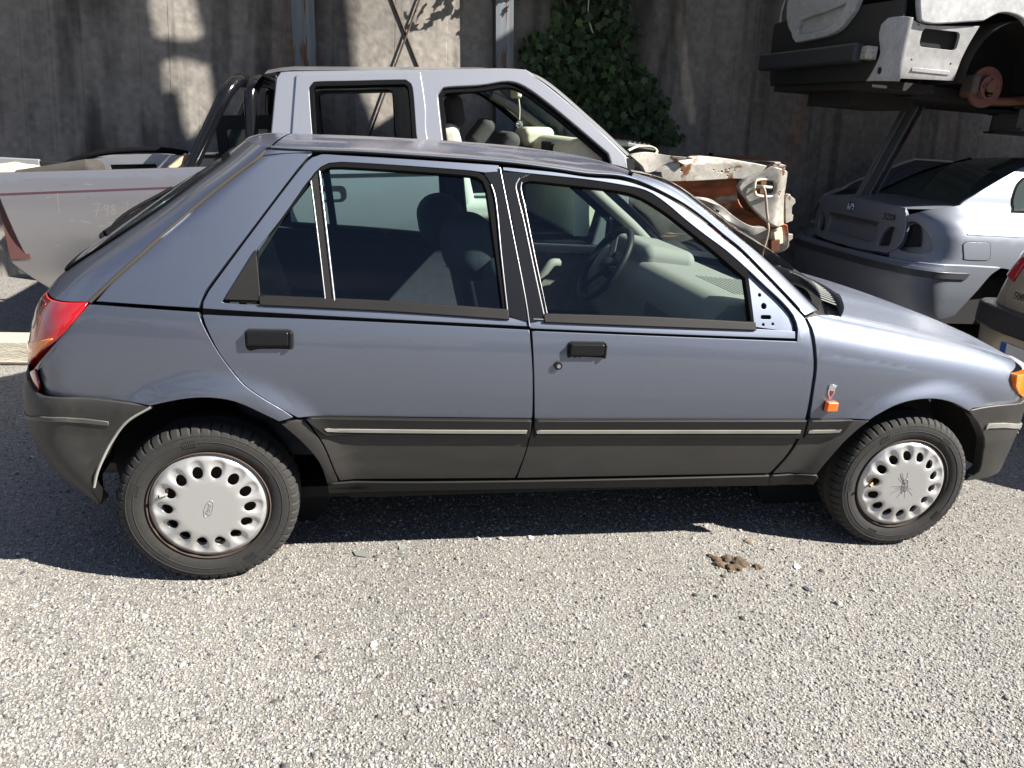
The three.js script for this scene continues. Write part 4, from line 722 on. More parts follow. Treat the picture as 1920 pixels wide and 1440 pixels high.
{ // hanging ornament on the mirror
  const o = thing('crystal_pendant', 'small crystal pendant on a ribbon hung from the pickup mirror', 'ornament', Q);
  const a = V(1.70, 1.47, -.79), b = V(1.705, 1.33, -.79);
  part('ribbon', tube([a, a.clone().lerp(b, .5).add(V(.004, 0, .004)), b], .004, 8, 5), M.cream, o);
  const g = new THREE.OctahedronGeometry(.026, 1); g.translate(b.x, b.y - .03, b.z); part('crystal', g, phys(.95, .97, 1, .02, { transmission: .9, thickness: .03, ior: 1.6 }), o);
}
{ // roll bars in the bed
  for (const [x, lab] of [[-.36, 'leaning black roll bar hoop at the rear of the pickup bed'], [-.02, 'upright black roll bar hoop behind the pickup cab']]) {
    const lean = x < -.1 ? .26 : .03, o = thing('roll_bar', lab, 'roll bar', Q);
    const pt = [[x, 1.09, -.17], [x + lean * .5, 1.32, -.19], [x + lean * .9, 1.49, -.22], [x + lean + .03, 1.56, -.31], [x + lean + .04, 1.565, -.5], [x + lean + .04, 1.565, -1.2], [x + lean + .03, 1.56, -1.43], [x + lean * .9, 1.49, -1.52], [x, 1.09, -1.57]];
    part('hoop', tube(pt, .036, 60, 14), phys(.006, .006, .007, .16, { specularIntensity: .8 }), o);
    for (const z of [-.17, -1.57]) part('foot', box(x - .06, 1.085, z - .05, x + .06, 1.10, z + .05, .004), M.black, o);
  }
}
{ // bare nose of the pickup: inner wing, wheelhouse, front panel, brackets, hoses
  const h = (px, py, z) => Q.onZ(px, py, z);
  const PZ = (s, z, step = .03) => curve(pxs(s).map(([a, b, c]) => { const p = h(a, b, z); return [p.x, p.y, c]; }), step);
  const hol = (l, z, r) => l.map(([a, b, k = 1]) => { const p = h(a, b, z); return ellP(p.x, p.y, r * k, r * k, 9); });
  const z1 = -.16;
  const iw = part('inner_wing', sheet(PZ('1229,321 1256,304 1285,297 1306,293 1350,297 1397,304 1436,312* 1428,320 1398,334 1380,334 1300,338 1243,339* 1240,322*', z1), (x, y) => [x, y, z1 - .25 * Math.max(0, y - 1.055) + .012 * Math.sin(x * 9) * Math.sin(y * 11)], { rim: .02, lip: .006, L: .05, holes: hol([[1276, 309], [1276, 320], [1339, 319], [1349, 322, .8], [1355, 322, 1.3], [1369, 317, 1.1], [1379, 320, .9], [1366, 330], [1301, 331, .6], [1307, 330, .6], [1347, 328, .5]], z1, .0085) }), M.bare, pick);
  part('front_panel', sheet(PZ('1398,336 1428,321 1438,313* 1472,322* 1471,367 1470,421* 1440,418 1412,392 1399,372 1384,350', z1), (x, y) => [x, y, z1 + .03 + .05 * smooth(3.1, 3.35, x) - .10 * smooth(3.3, 3.46, x) + .01 * Math.sin(y * 14)], { rim: .03, lip: .01, L: .04, holes: [PZ('1409,339 1416,336 1440,336 1446,341 1446,360 1440,366 1416,366 1409,362', z1), ...hol([[1453, 365, 1.2], [1452, 358, .8], [1429, 331, .7], [1450, 347, .6], [1404, 345, .6]], z1, .010)] }), M.bare, iw);
  part('hole_flange', tube(pxs('1409,339 1416,336 1440,336 1446,341 1446,360 1440,366 1416,366 1409,362').map(([a, b]) => { const p = h(a, b, z1); return V(p.x, p.y, z1 + .055); }), .009, 60, 6, true), M.cream, iw);
  const wh = PZ('1215,330* 1300,334 1385,330* 1412,392 1474,423* 1472,466 1428,487* 1360,470 1290,430 1235,380*', z1);
  part('wheelhouse', sheet(wh, (x, y) => [x, y, z1 - .02 - .20 * smooth(.99, .68, y) * smooth(3.5, 3.2, x) - .05 * Math.sin(x * 5)], { rim: .03, L: .06, uv: (x, y) => [x * .55, y * .9 + .12] }), M.rustWell, iw);
  const lp = PZ('1285,373* 1310,374 1332,381 1362,393 1397,421 1432,427* 1438,431 1412,440 1401,438* 1392,430 1362,411 1330,397 1304,388', .02);
  part('arch_liner', sheet(lp, (x, y) => [x, y, .02 + .02 * Math.sin(x * 23) + .015 * Math.sin(y * 31)], { rim: .04, lip: .006, L: .03, holes: [PZ('1316,384* 1328,387* 1328,394* 1318,391*', .02, .1), PZ('1341,391* 1352,396* 1350,401* 1341,398*', .02, .1)] }), mat(.27, .27, .275, .45, { map: T_GRIME }), iw);
  const hp = PZ('1179,290* 1216,286 1258,293 1300,296* 1256,305 1231,321 1212,323 1206,312', -.12);
  part('hinge_panel', sheet(hp, (x, y) => [x, y, -.12 + .03 * Math.sin(x * 12)], { rim: .03, L: .05 }), M.bare, iw);
  for (const [s, z, m] of [['1473,368* 1481,365* 1483,369 1490,374 1491,380 1485,386 1484,402* 1487,404 1486,413* 1474,418*', -.2, M.bare], ['1472,440* 1486,440* 1486,447 1480,452 1480,462 1472,468*', -.22, M.bare], ['1447,452* 1462,450* 1462,470* 1447,474*', -.12, M.bareRust], ['1452,436* 1466,428* 1468,455* 1455,460*', -.14, M.cream]]) part('bracket', sheet(PZ(s, z), (x, y) => [x, y, z], { rim: .04, lip: .004, L: .1 }), m, iw);
  part('hose', tube([h(1414, 360, -.28), h(1424, 350, -.10), h(1432, 353, -.04), h(1436, 375, -.04), h(1438, 400, -.05), h(1440, 412, -.05)], .0095, 30, 7), mat(.30, .25, .20, .7), iw);
  part('hose', tube([h(1440, 418, -.06), h(1441, 428, -.05), h(1437, 450, -.06), h(1431, 470, -.06), h(1428, 487, -.06)], .008, 30, 7), mat(.34, .26, .18, .7), iw);
  part('tie_bar', tube([h(1409, 352, -.3), h(1420, 350, -.22), h(1446, 352, -.25)], .013, 10, 7), M.bare, iw);
  const A = h(1436, 312, z1), Bb = h(1472, 320, z1);
  part('radiator_support', [bar(V(A.x + .05, A.y + .015, z1 - .02), V(Bb.x + .0, Bb.y + .02, z1 - .02), .05, .03, .006), bar(V(Bb.x - .06, A.y + .01, z1), V(Bb.x - .1, A.y - .02, -PW + .2), .05, .035, .006)], M.bareRust, iw);
  part('far_wing_rail', tube([h(1332, 291, -.5), h(1345, 295, -.7), h(1400, 297, -.9), h(1440, 303, -.8), h(1462, 314, -.45)], .018, 24, 7), M.rustBrown, iw);
  part('engine_bay', [box(2.3, .5, -PW + .15, 3.35, .55, -.35), box(3.30, .5, -PW + .2, 3.34, .95, -.3)], M.rustBrown, iw);
  part('far_inner_wing', box(2.3, .5, -PW + .12, 3.4, 1.02, -PW + .17), M.bareRust, iw);
  const cw = part('cowl_grille', (() => { const g = new RoundedBoxGeometry(.20, .03, 1.0, 2, .01); g.rotateZ(-.16); g.translate(2.47, 1.155, -.95); return g; })(), mat(.16, .165, .175, .55), iw);
  for (let i = 0; i < 5; i++) { const g = new THREE.BoxGeometry(.012, .012, .96); g.rotateZ(-.16); g.translate(2.40 + i * .034, 1.187 - i * .0055, -.95); part('grille_rib', g, mat(.10, .10, .11, .6), cw); }
  part('wiper_linkage', tube([h(1178, 282, -.3), h(1200, 274, -.4), h(1222, 276, -.4), h(1232, 283, -.35), h(1226, 292, -.3)], .008, 20, 6), M.cream, iw);
}
{ // odds and ends lying in the pickup bed
  const a = thing('rubber_strip', 'long black rubber weatherstrip arching over the pickup bed rail', 'rubber strip', Q);
  part('strip', tube(pxs('122,309 150,297 190,287 240,282 300,281 335,285 352,288').map(([x, y]) => Q.onZ(x, y, -.62)), .018, 50, 8), M.rubber, a);
  const b = thing('trim_bar', 'grey plastic trim bar resting across the tail of the pickup bed', 'trim bar', Q);
  const p0 = Q.onZ(-40, 300, -.55), p1 = Q.onZ(75, 306, -.55), p2 = Q.onZ(150, 312, -.6);
  part('bar_body', bar(p0, p1, .03, .045, .006), mat(.20, .21, .22, .5), b); part('bar_end', bar(p1, p2, .022, .03, .004), M.black, b);
  const c = solo('foam_pad', (() => { const g = new RoundedBoxGeometry(.42, .10, .25, 4, .04); const p = g.attributes.position; for (let i = 0; i < p.count; i++) p.setY(i, p.getY(i) + .02 * Math.sin(p.getX(i) * 14) + .012 * Math.sin(p.getX(i) * 41 + p.getZ(i) * 30)); g.computeVertexNormals(); g.rotateZ(.10); g.applyQuaternion(Q.q); const w = Q.onZ(115, 325, -.22); const k = w.applyQuaternion(Q.q).add(Q.pos); g.translate(k.x, k.y, k.z); return g; })(), mat(.055, .05, .045, .95, { map: T_DUST }), 'dark lumpy foam pad on the pickup bed beside the rail', 'foam pad');
  const d = solo('insulation_scrap', (() => { const g = new THREE.IcosahedronGeometry(.14, 3), p = g.attributes.position; for (let i = 0; i < p.count; i++) { const x = p.getX(i), y = p.getY(i), z = p.getZ(i), n = 1 + .35 * (fbm(x * 2 + 1, z * 2 + y, 7, 7, 3, 9) - .5); p.setXYZ(i, x * 1.3 * n, y * .42 * n, z * n); } g.computeVertexNormals(); const w = Q.onZ(32, 326, -.25); const k = w.applyQuaternion(Q.q).add(Q.pos); g.translate(k.x, k.y, k.z); return g; })(), mat(.55, .50, .42, .95, { map: T_DUST }), 'pale crumpled insulation scrap poking above the pickup bed rail', 'scrap');
  const e = thing('body_panel', 'bent silver body panel lying in the pickup bed under the rubber strip', 'body panel', Q);
  const q0 = Q.onZ(165, 320, -.5), q1 = Q.onZ(345, 312, -.5);
  part('panel_skin', sheet(curve([[q0.x, q0.y - .05, 1], [q0.x, q0.y + .06, 1], [(q0.x + q1.x) / 2, q0.y + .085], [q1.x, q1.y + .06, 1], [q1.x, q1.y - .05, 1]], .05), (x, y) => [x, y, -.52], { rim: .05, L: .1, holes: [rectP(q0.x + .12, q0.y - .02, q1.x - .16, q0.y + .032, .01)] }), M.silver, e);
  part('dark_insert', box(q0.x + .10, q0.y - .05, -.60, q1.x - .14, q0.y + .05, -.56), M.black, e);
  const f = solo('timber_batten', bar(Q.onZ(318, 318, -.16).applyQuaternion(Q.q).add(Q.pos), Q.onZ(352, 291, -.22).applyQuaternion(Q.q).add(Q.pos), .03, .03, .004), mat(.55, .42, .28, .8, { map: T_DUST }), 'short pale timber batten leaning at the foot of the roll bar', 'batten');
  const g = thing('window_frame_panel', 'black framed window panel leaning between the roll bar hoops', 'window frame', Q);
  const r0 = Q.onZ(410, 283, -.9), r1 = Q.onZ(518, 216, -.9), rp = rectP(r0.x, r0.y - .08, r1.x + .1, r1.y, .03);
  part('frame', sheet(rp, (x, y) => [x, y, -.9], { rim: .04, holes: [rectP(r0.x + .06, r0.y - .04, r1.x + .04, r1.y - .085, .02)], L: .2 }), M.black, g);
  part('pane', sheet(rectP(r0.x + .05, r0.y - .05, r1.x + .05, r1.y - .075), (x, y) => [x, y, -.92], { rim: 0, L: .3 }), phys(.10, .14, .12, .03, { transmission: .6, thickness: 0 }), g);
}
// ================================================================== silver saloon, beige hatchback, white car on the rack
function tailBody(F, XT, D, zf, t0 = 3, t1 = 9) {
  const w = wrap(XT, typeof D === 'function' ? D : () => D, zf), Df = typeof D === 'function' ? D : () => D;
  const Sx = (x, y) => { const xs = lerpTab(XT, y), d = Df(y); let z = zf(x, y); if (x < xs + d) { const q = clamp((xs + d - x) / d); z *= Math.pow(1 - Math.pow(q, PEX), 1 / PEX); } return Math.max(0, z); };
  const hit = (px, py) => F.march(px, py, p => Math.abs(p.z) - Sx(p.x, p.y), t0, t1);
  const signed = p => { const q = w.inv(V(p.x, p.y, Math.abs(p.z))); return [p.z < 0 ? -q[0] : q[0], q[1]]; };
  const P = (s, step = .04, extra = []) => curve([...pxs(s).map(([a, b, c]) => { const p = hit(a, b); if (!p) { console.log('miss', a, b); return [1, 1, 0]; } const q = signed(p); return [q[0], q[1], c]; }), ...extra], step);
  const fz = (z, zz = .86) => Math.sign(z) * U0 * 2 / Math.PI * Math.asin(Math.pow(clamp(Math.abs(z) / zz), PEX / 2));
  const Zl = (l, zz) => l.map(p => [fz(p[0], zz), p[1], p[2]]);   // rear-face points given as metres from the middle
  return { map: w.map, hit, P, Sx, signed, fz, Zl };
}
{ // ---- saloon
  const F = frame(4.35, 0, -2.52);
  const zt = [[.15, .70], [.28, .80], [.45, .85], [.6, .866], [.75, .868], [.88, .858], [.93, .845], [1.0, .81], [1.06, .74], [1.1, .705], [1.2, .672], [1.35, .60], [1.5, .52]];
  const XT = [[.2, .08], [.3, .01], [.4, -.03], [.52, -.055], [.655, -.06], [.69, -.03], [.75, .005], [.9, .015], [1.0, .02], [1.05, .035], [1.1, .09]];
  const W_ = tailBody(F, XT, .34, (x, y) => lerpTab(zt, y) + .0 * x);
  const c = thing('saloon_car', 'silver saloon with its rear lamps removed, parked under the steel rack', 'car', F);
  M.silverBlue = phys(.18, .20, .238, .56, { metalness: .5, clearcoat: .3, clearcoatRoughness: .15 });
  const A = { flip: 1, L: .06, uv: (u, v) => [u, v] };
  const lampN = '1679,463 1683,440 1692,421 1715,415 1737,434 1748,459 1744,473 1710,475';
  const lamp = W_.P(lampN, .02);
  const outerN = W_.P('1666,483* 1670,452 1683,407* 1740,394 1800,385* 1842,357 1893,327 1917,314*', .04, [[2.9, 1.40, 1], [2.9, .4, 1], [2.10, .4, 1], [2.02, .56], [1.84, .68], [1.62, .71], [1.40, .69], [1.28, .70, 1], [1.0, .705], [.75, .705]]);
  for (const s of [1, -1]) {
    const m = p => s > 0 ? p : p.map(k => [-k[0], k[1]]);
    const outer = outerN;
    const lampH = s > 0 ? lamp : lamp;
    const q = part('quarter_panel', sheet(m(outer), W_.map, { ...A, holes: [m(lampH)], rim: .03, holeRim: .05 }), M.silverBlue, c);
    part('lamp_cavity', sheet(m(inset(lampH, -.02)), W_.map, { ...A, off: -.07, rim: 0 }), s > 0 ? M.silverBlue : M.black, q);
    part('lamp_hole', sheet(m(inset(W_.P('1680,462* 1685,438 1693,423 1714,418 1720,440 1719,463*', .03), .004)), W_.map, { ...A, off: -.055, rim: 0 }), M.void, q);
    const ff = W_.P('1806,458 1811,454 1850,455 1856,460 1855,484 1850,488 1812,487 1807,482', .02);
    if (s > 0) { part('filler_gap', sheet(inset(ff, -.004), W_.map, { ...A, off: .0015, rim: 0 }), M.black, q); part('filler_flap', sheet(inset(ff, .002), W_.map, { ...A, off: .004, rim: .004 }), M.silverBlue, q); }
    part('shoulder_crease', sheet([...Array(14)].map((_, i) => [.88 + i * .13, .921]).concat([...Array(14)].map((_, i) => [.88 + (13 - i) * .13, .928])).map(k => s > 0 ? k : [-k[0], k[1]]), W_.map, { ...A, off: .003, rim: .003 }), M.silverBlue, q);
  }
  // tailgate (boot lid): rear skin with number-plate recess, lamp holes; deck on top
  const lid = curve(W_.Zl([[-.46, .72, 1], [.0, .70], [.46, .72, 1], [.545, .80], [.56, .94], [.55, 1.045, 1], [.0, 1.062], [-.55, 1.045, 1], [-.56, .94], [-.545, .80]]), .04);
  const pw = W_.fz(.31), plate = rectP(-pw, .765, pw, .925, .03), lh = curve(W_.Zl([[.35, .755], [.46, .765, 1], [.50, .90, 1], [.43, .915], [.37, .86]]), .03);
  const bl = part('boot_lid', sheet(lid, W_.map, { ...A, off: .012, rim: .03, lip: .008, holes: [plate, lh, lh.map(p => [-p[0], p[1]])] }), M.silverBlue, c);
  part('plate_recess', sheet(inset(plate, -.01), W_.map, { ...A, off: -.012, rim: 0 }), M.silverBlue, bl);
  part('plate_trim', sheet(rectP(-pw, .90, pw, .922), W_.map, { ...A, off: .018, rim: .012 }), mat(.05, .045, .04, .6), bl);
  for (const s of [1, -1]) part('lamp_hole', sheet(inset(lh, -.006).map(p => [s * p[0], p[1]]), W_.map, { ...A, off: -.02, rim: 0 }), M.void, bl);
  { const p = W_.map(-.012, 1.0); const e = part('round_emblem', [cyl(p[0] - .016, p[1], p[2], .038, .008, 'x', 28)], mat(.03, .035, .05, .3), bl);
    const rg = new THREE.TorusGeometry(.036, .004, 8, 32); rg.rotateY(Math.PI / 2); rg.translate(p[0] - .021, p[1], p[2]); part('emblem_ring', rg, M.chrome, e);
    for (const [k, m] of [[0, mat(.55, .57, .6, .3)], [1, mat(.03, .09, .3, .3)], [2, mat(.55, .57, .6, .3)], [3, mat(.03, .09, .3, .3)]]) { const g = new THREE.CircleGeometry(.026, 8, k * Math.PI / 2, Math.PI / 2); g.rotateY(-Math.PI / 2); g.translate(p[0] - .0215, p[1], p[2]); part('emblem_quarter', g, m, e); } }
  { const p = W_.map(W_.fz(.42), .985), a = V(...W_.map(W_.fz(.38), .985)), b = V(...W_.map(W_.fz(.46), .985)), d = b.sub(a).normalize(); const g = text('320i', .045, .004); g.applyMatrix4(new THREE.Matrix4().makeBasis(d, V(0, 1, 0), d.clone().cross(V(0, 1, 0)))); const n = d.clone().cross(V(0, 1, 0)); g.translate(p[0] + n.x * .014, p[1] - .01, p[2] + n.z * .014); part('model_lettering', g, M.chrome, bl); }
  part('boot_deck', grid((a, b) => { const u = W_.fz(mix(-.55, .55, b)), p = W_.map(u, 1.05), x1 = .74, t = b * 2 - 1, z1 = .66 * t; return [mix(p[0] - .004, x1 - .06 * t * t, a), mix(1.06 - .015 * t * t, 1.085, a) + .02 * (1 - t * t) * Math.sin(Math.PI * a), mix(p[2], z1, a)]; }, 14, 24, { flip: true }), M.silverBlue, bl);
  const base = t => V(.75 - .07 * t * t, 1.085, .66 * t), top = t => V(1.50 - .07 * t * t, 1.425 + .035 * (1 - t * t), .53 * t);
  part('rear_window', grid((a, b) => { const t = b * 2 - 1, p = base(t).lerp(top(t), a), k = .035 * Math.sin(Math.PI * a); return [p.x - k * .4, p.y + k, p.z]; }, 12, 16, { flip: true }), phys(.12, .15, .14, .02, { transmission: .55, thickness: 0 }), c);
  for (const s of [1, -1]) part('window_seal', tube([base(s), base(s).lerp(top(s), .5).add(V(-.014, .035, 0)), top(s)], .012, 16, 6), M.rubber, c);
  part('roof', grid((a, b) => { const t = b * 2 - 1, p = top(t), x = mix(p.x, 3.0, a); return [x, p.y + .05 * Math.sin(a * 2.2), p.z * mix(1, 1.06, a)]; }, 14, 16, { flip: true }), M.silverBlue, c);
  const sg = W_.P('1900,395* 1899,374 1907,350 1919,337*', .03, [[2.9, 1.36, 1], [2.9, 1.12, 1]]);
  for (const s of [1, -1]) part('window_trim', sheet(inset(sg, -.014).map(k => [s * k[0], k[1]]), W_.map, { ...A, off: .004, rim: .006, L: .2 }), M.rubber, c);
  for (const s of [1, -1]) part('side_glass', sheet(sg.map(k => [s * k[0], k[1]]), W_.map, { ...A, off: .007, rim: 0, L: .2 }), phys(.1, .13, .12, .02, { transmission: .6, thickness: 0 }), c);
  // bumper
  const bp = curve([[-1.25, .70, 1], [-.75, .705], [0, .69], [.75, .705], [1.25, .70, 1], [1.16, .55], [1.0, .34, 1], [.8, .30], [0, .27], [-.8, .30], [-1.0, .34, 1], [-1.16, .55]], .05);
  const XB = XT.map(([y, x]) => [y, x - .045]), Wb = tailBody(F, XB, .36, (x, y) => lerpTab(zt, y) + .014);
  const b = part('rear_bumper', sheet(bp, Wb.map, { ...A, rim: .03, lip: .012 }), M.silverBlue, c);
  const ins = [...Array(28)].map((_, i) => -1.04 + i * 2.08 / 27);
  part('bumper_strip', sheet([...ins.map(u => [u, .655]), ...ins.slice().reverse().map(u => [u * .98, .615])], Wb.map, { ...A, off: .012, rim: .014, lip: .005 }), mat(.05, .055, .065, .35), b);
  part('inner_shell', [box(.3, .25, -.72, 3.4, .6, .72), box(.4, .6, -.7, .75, 1.0, .7)], M.void, c);
  for (const s of [1, -1]) { const t = new THREE.TorusGeometry(.24, .09, 12, 30); t.translate(1.15, .33, s * .74); const w = part('wheel', t, M.rubber, c); part('rim', cyl(1.15, .33, s * .74, .19, .12, 'z', 24), M.steel, w); }
  part('nose_shell', sheet(curve([[2.0, .3, 1], [4.3, .3], [4.4, .6], [4.3, .85], [3.4, .98, 1], [3.0, 1.0], [2.0, 1.0, 1]], .1), (x, y) => [x, y, .84], { rim: 1.68, L: .3 }), M.silverBlue, c);
}
{ // ---- beige car ahead of the hatchback
  const F = frame(4.14, 0, -.04);
  const zt = [[.15, .78], [.3, .86], [.5, .885], [.62, .89], [.8, .87], [1.0, .82], [1.2, .74], [1.4, .66]];
  const XT = [[.2, .08], [.3, .03], [.6, .02], [.8, .05], [1.0, .12], [1.2, .25], [1.45, .48]];
  const W_ = tailBody(F, XT, .22, (x, y) => lerpTab(zt, y), 2, 8);
  const c = thing('hatchback_car', 'beige hatchback with a dark bumper strip parked nose-away beyond the bonnet', 'car', F);
  M.gold = phys(.40, .345, .265, .35, { metalness: .4, clearcoat: .8, clearcoatRoughness: .06 });
  const A = { flip: 1, L: .06 };
  part('tailgate', sheet(curve(W_.Zl([[-.70, .62, 1], [.70, .62, 1], [.70, 1.0], [.64, 1.40, 1], [-.64, 1.40, 1], [-.70, 1.0]]), .05), W_.map, { ...A, rim: .02, lip: .005, holes: [rectP(-.40, 1.02, .40, 1.34, .05)] }), M.gold, c);
  part('rear_window', sheet(rectP(-.40, 1.02, .40, 1.34, .05), W_.map, { ...A, rim: 0, off: -.004 }), phys(.1, .12, .12, .02, { transmission: .5, thickness: 0 }), c);
  for (const s of [1, -1]) {
    const m = p => p.map(k => [s * k[0], k[1]]);
    part('quarter_panel', sheet(m(curve([[W_.fz(.71), .62, 1], [W_.fz(.71), .765, 1], [.80, .775, 1], [.78, 1.0, 1], [W_.fz(.72), 1.02, 1], [W_.fz(.68), 1.2], [W_.fz(.65), 1.40, 1], [2.6, 1.40, 1], [2.6, .35, 1], [1.75, .35, 1], [1.68, .58], [1.5, .68], [1.32, .58], [1.25, .48, 1], [.9, .62, 1]], .05)), W_.map, { ...A, rim: .03 }), M.gold, c);
    const t = part('tail_lamp', sheet(m(curve([[W_.fz(.715), .775, 1], [.79, .785, 1], [.77, .99, 1], [W_.fz(.725), 1.01, 1]], .04)), W_.map, { ...A, off: .012, rim: .02, lip: .006 }), M.red, c);
    part('clear_lens', sheet(m([[W_.fz(.72), .90], [.785, .905], [.78, .95], [W_.fz(.72), .95]]), W_.map, { ...A, off: .016, rim: .004 }), phys(.6, .55, .55, .15, { clearcoat: 1 }), t);
  }
  const bmp = (y0, y1, off) => curve([[-1.25, y0, 1], [0, y0], [1.25, y0, 1], [1.25, y1, 1], [0, y1], [-1.25, y1, 1]], .05);
  const b = part('rear_bumper', sheet(bmp(.26, .5, 0), W_.map, { ...A, off: .05, rim: .04, lip: .012 }), M.gold, c);
  part('bumper_strip', sheet(bmp(.505, .605, 0), W_.map, { ...A, off: .085, rim: .09, lip: .014 }), mat(.03, .034, .042, .5, { map: T_DUST }), b);
  const pu = W_.fz(.56), pl = part('number_plate', sheet(rectP(-pu, .33, pu, .445, .006), W_.map, { ...A, off: .058, rim: .006 }), mat(.7, .7, .68, .4), b);
  part('country_band', sheet(rectP(-pu + .002, .332, -pu + .04, .443), W_.map, { ...A, off: .0605, rim: .001 }), mat(.01, .07, .35, .4), pl);
  { const p = V(...W_.map(-W_.fz(.60), .70)), a = V(...W_.map(-W_.fz(.62), .70)), d = V(...W_.map(-W_.fz(.58), .70)).sub(a).normalize(), n = d.clone().cross(V(0, 1, 0)); const g = text('500', .04, .004, fontR); g.applyMatrix4(new THREE.Matrix4().makeBasis(d, V(0, 1, 0), n)); g.translate(p.x + n.x * .002, p.y, p.z + n.z * .002); part('model_lettering', g, M.chrome, c); }
  part('roof', grid((a, b_) => { const t = b_ * 2 - 1; return [mix(.42, 2.6, a), 1.40 + .05 * Math.sin(Math.PI * .7 * a + .3) * (1 - t * t * .5), t * .66]; }, 10, 10, { flip: true }), M.gold, c);
  part('inner_shell', box(.3, .24, -.76, 3.4, .9, .76), M.void, c);
  for (const s of [1, -1]) { const t = new THREE.TorusGeometry(.22, .085, 12, 30); t.translate(.80, .305, s * .74); const w = part('wheel', t, M.rubber, c); part('rim', cyl(.80, .305, s * .74, .17, .12, 'z', 24), M.steel, w); }
  part('nose_shell', sheet(curve([[2.3, .3, 1], [3.7, .3], [3.75, .6], [3.6, .85], [2.9, .95, 1], [2.3, .95, 1]], .1), (x, y) => [x, y, .84], { rim: 1.68, L: .3 }), M.gold, c);
}
{ // ---- white car on the upper rack
  const F = frame(3.70, 1.72, -2.42);
  const zt = [[.05, .70], [.15, .78], [.3, .80], [.5, .82], [.7, .82], [.9, .80], [1.1, .72], [1.4, .60]];
  const XT = [[.1, .03], [.3, .0], [.5, -.01], [.75, .0], [1.0, .10], [1.4, .34]];
  const W_ = tailBody(F, XT, .14, (x, y) => lerpTab(zt, y), 3, 9);
  const c = thing('hatchback_car', 'stripped white car without bumper or wheels stacked on the upper rack', 'car', F);
  M.white = phys(.62, .63, .65, .3, { clearcoat: .7, clearcoatRoughness: .08, map: T_DUST });
  M.whiteDull = mat(.46, .46, .47, .5, { map: T_DUST });
  const A = { flip: 1, L: .06 };
  const sp = (l, st = .04) => curve(l, st);
  const arch = [[1.86, .12, 1], [1.82, .38], [1.68, .53], [1.52, .56], [1.36, .50], [1.30, .40, 1]];
  for (const s of [1, -1]) {
    const m = p => p.map(k => [s * k[0], k[1]]);
    // upper quarter: lower edge is the bumper cut line
    const q = part('quarter_panel', sheet(m(sp([[.96, .50, 1], [.92, .62], [.90, .80], [.88, 1.0], [.90, 1.38, 1], [3.4, 1.38, 1], [3.4, .12, 1], [1.9, .12, 1], [1.88, .36], [1.72, .56], [1.53, .60], [1.40, .54, 1], [1.05, .49]])), W_.map, { ...A, rim: .03, lip: .01 }), M.white, c);
    part('lower_quarter', sheet(m(sp([[.90, .15, 1], [1.30, .17, 1], [1.33, .30], [1.36, .40], [1.40, .50, 1], [1.02, .47], [.90, .50, 1]])), W_.map, { ...A, off: -.025, rim: .02, holes: [m(rectP(1.0, .345, 1.28, .455, .03)), m(ellP(.965, .47, .008, .008, 8)), m(ellP(.97, .27, .008, .008, 8)), m(ellP(1.26, .27, .008, .008, 8))] }), M.whiteDull, q);
    part('pressing', sheet(m(rectP(.98, .205, 1.26, .225, .008)), W_.map, { ...A, off: -.02, rim: .006, lip: .004 }), M.whiteDull, q);
    part('vent_opening', sheet(m(rectP(.99, .335, 1.29, .465, .03)), W_.map, { ...A, off: -.06, rim: 0 }), M.void, q);
    part('wheel_house', grid((a, b) => { const t = -.1 + a * (Math.PI + .2); return [.98 + .37 * Math.cos(t), .20 + .37 * Math.sin(t), s * mix(.40, .80, b)]; }, 18, 2, { flip: s > 0 }), mat(.02, .018, .016, .9), q);
    const dc = part('brake_disc', [cyl(.95, .17, s * .60, .13, .02, 'z', 36), cyl(.95, .17, s * .62, .075, .06, 'z', 28)], mat(.20, .075, .055, .8, { map: T_DUST }), c);
    part('hub', [cyl(.95, .17, s * .655, .035, .02, 'z', 20), ...[0, 1, 2, 3].map(k => cyl(.95 + .05 * Math.cos(k * 1.57), .17 + .05 * Math.sin(k * 1.57), s * .655, .007, .02, 'z', 8))], M.rustBrown, dc);
    part('brake_caliper', box(.80, .12, s * .55, .86, .24, s * .66, .015), mat(.08, .06, .05, .8), dc);
  }
  // rear: lower valance (dark), white lower panel, tailgate skin with plate recess
  const back = part('rear_panel', sheet(sp(W_.Zl([[-.78, .14, 1], [.78, .14, 1], [.79, .50, 1], [.78, .60, 1], [-.78, .60, 1], [-.79, .50, 1]], .82)), W_.map, { ...A, rim: .03, off: -.01 }), mat(.012, .012, .013, .6, { map: T_DUST }), c);
  part('corner_post', sheet(sp([...W_.Zl([[.62, .14, 1]], .82), [.89, .14, 1], [.895, .50, 1], ...W_.Zl([[.70, .50], [.66, .42], [.70, .30], [.66, .2]], .82)]), W_.map, { ...A, off: .003, rim: .01, holes: [ellP(W_.fz(.71, .82), .20, .03, .024, 12)] }), M.whiteDull, back);
  part('crash_beam', bar(V(-.06, .30, .62), V(-.06, .30, -.62), .07, .12, .02), mat(.02, .022, .027, .5), back);
  part('beam_bracket', box(-.05, .26, .60, .03, .34, .68, .01), M.bare, back);
  const tl = sp(W_.Zl([[-.27, .46], [-.22, .43], [.22, .45], [.36, .52], [.44, .64], [.50, 1.0, 1], [-.55, 1.0, 1], [-.40, .6], [-.30, .5]], .82));
  const rec = sp(W_.Zl([[-.20, .475], [.18, .485], [.30, .56], [.33, .63, 1], [-.20, .575, 1]], .82));
  const tg = part('tailgate', sheet(tl, W_.map, { ...A, off: .03, rim: .03, lip: .008, holes: [rec] }), M.whiteDull, c);
  part('plate_recess', sheet(inset(rec, -.01), W_.map, { ...A, off: -.004, rim: 0 }), M.whiteDull, tg);
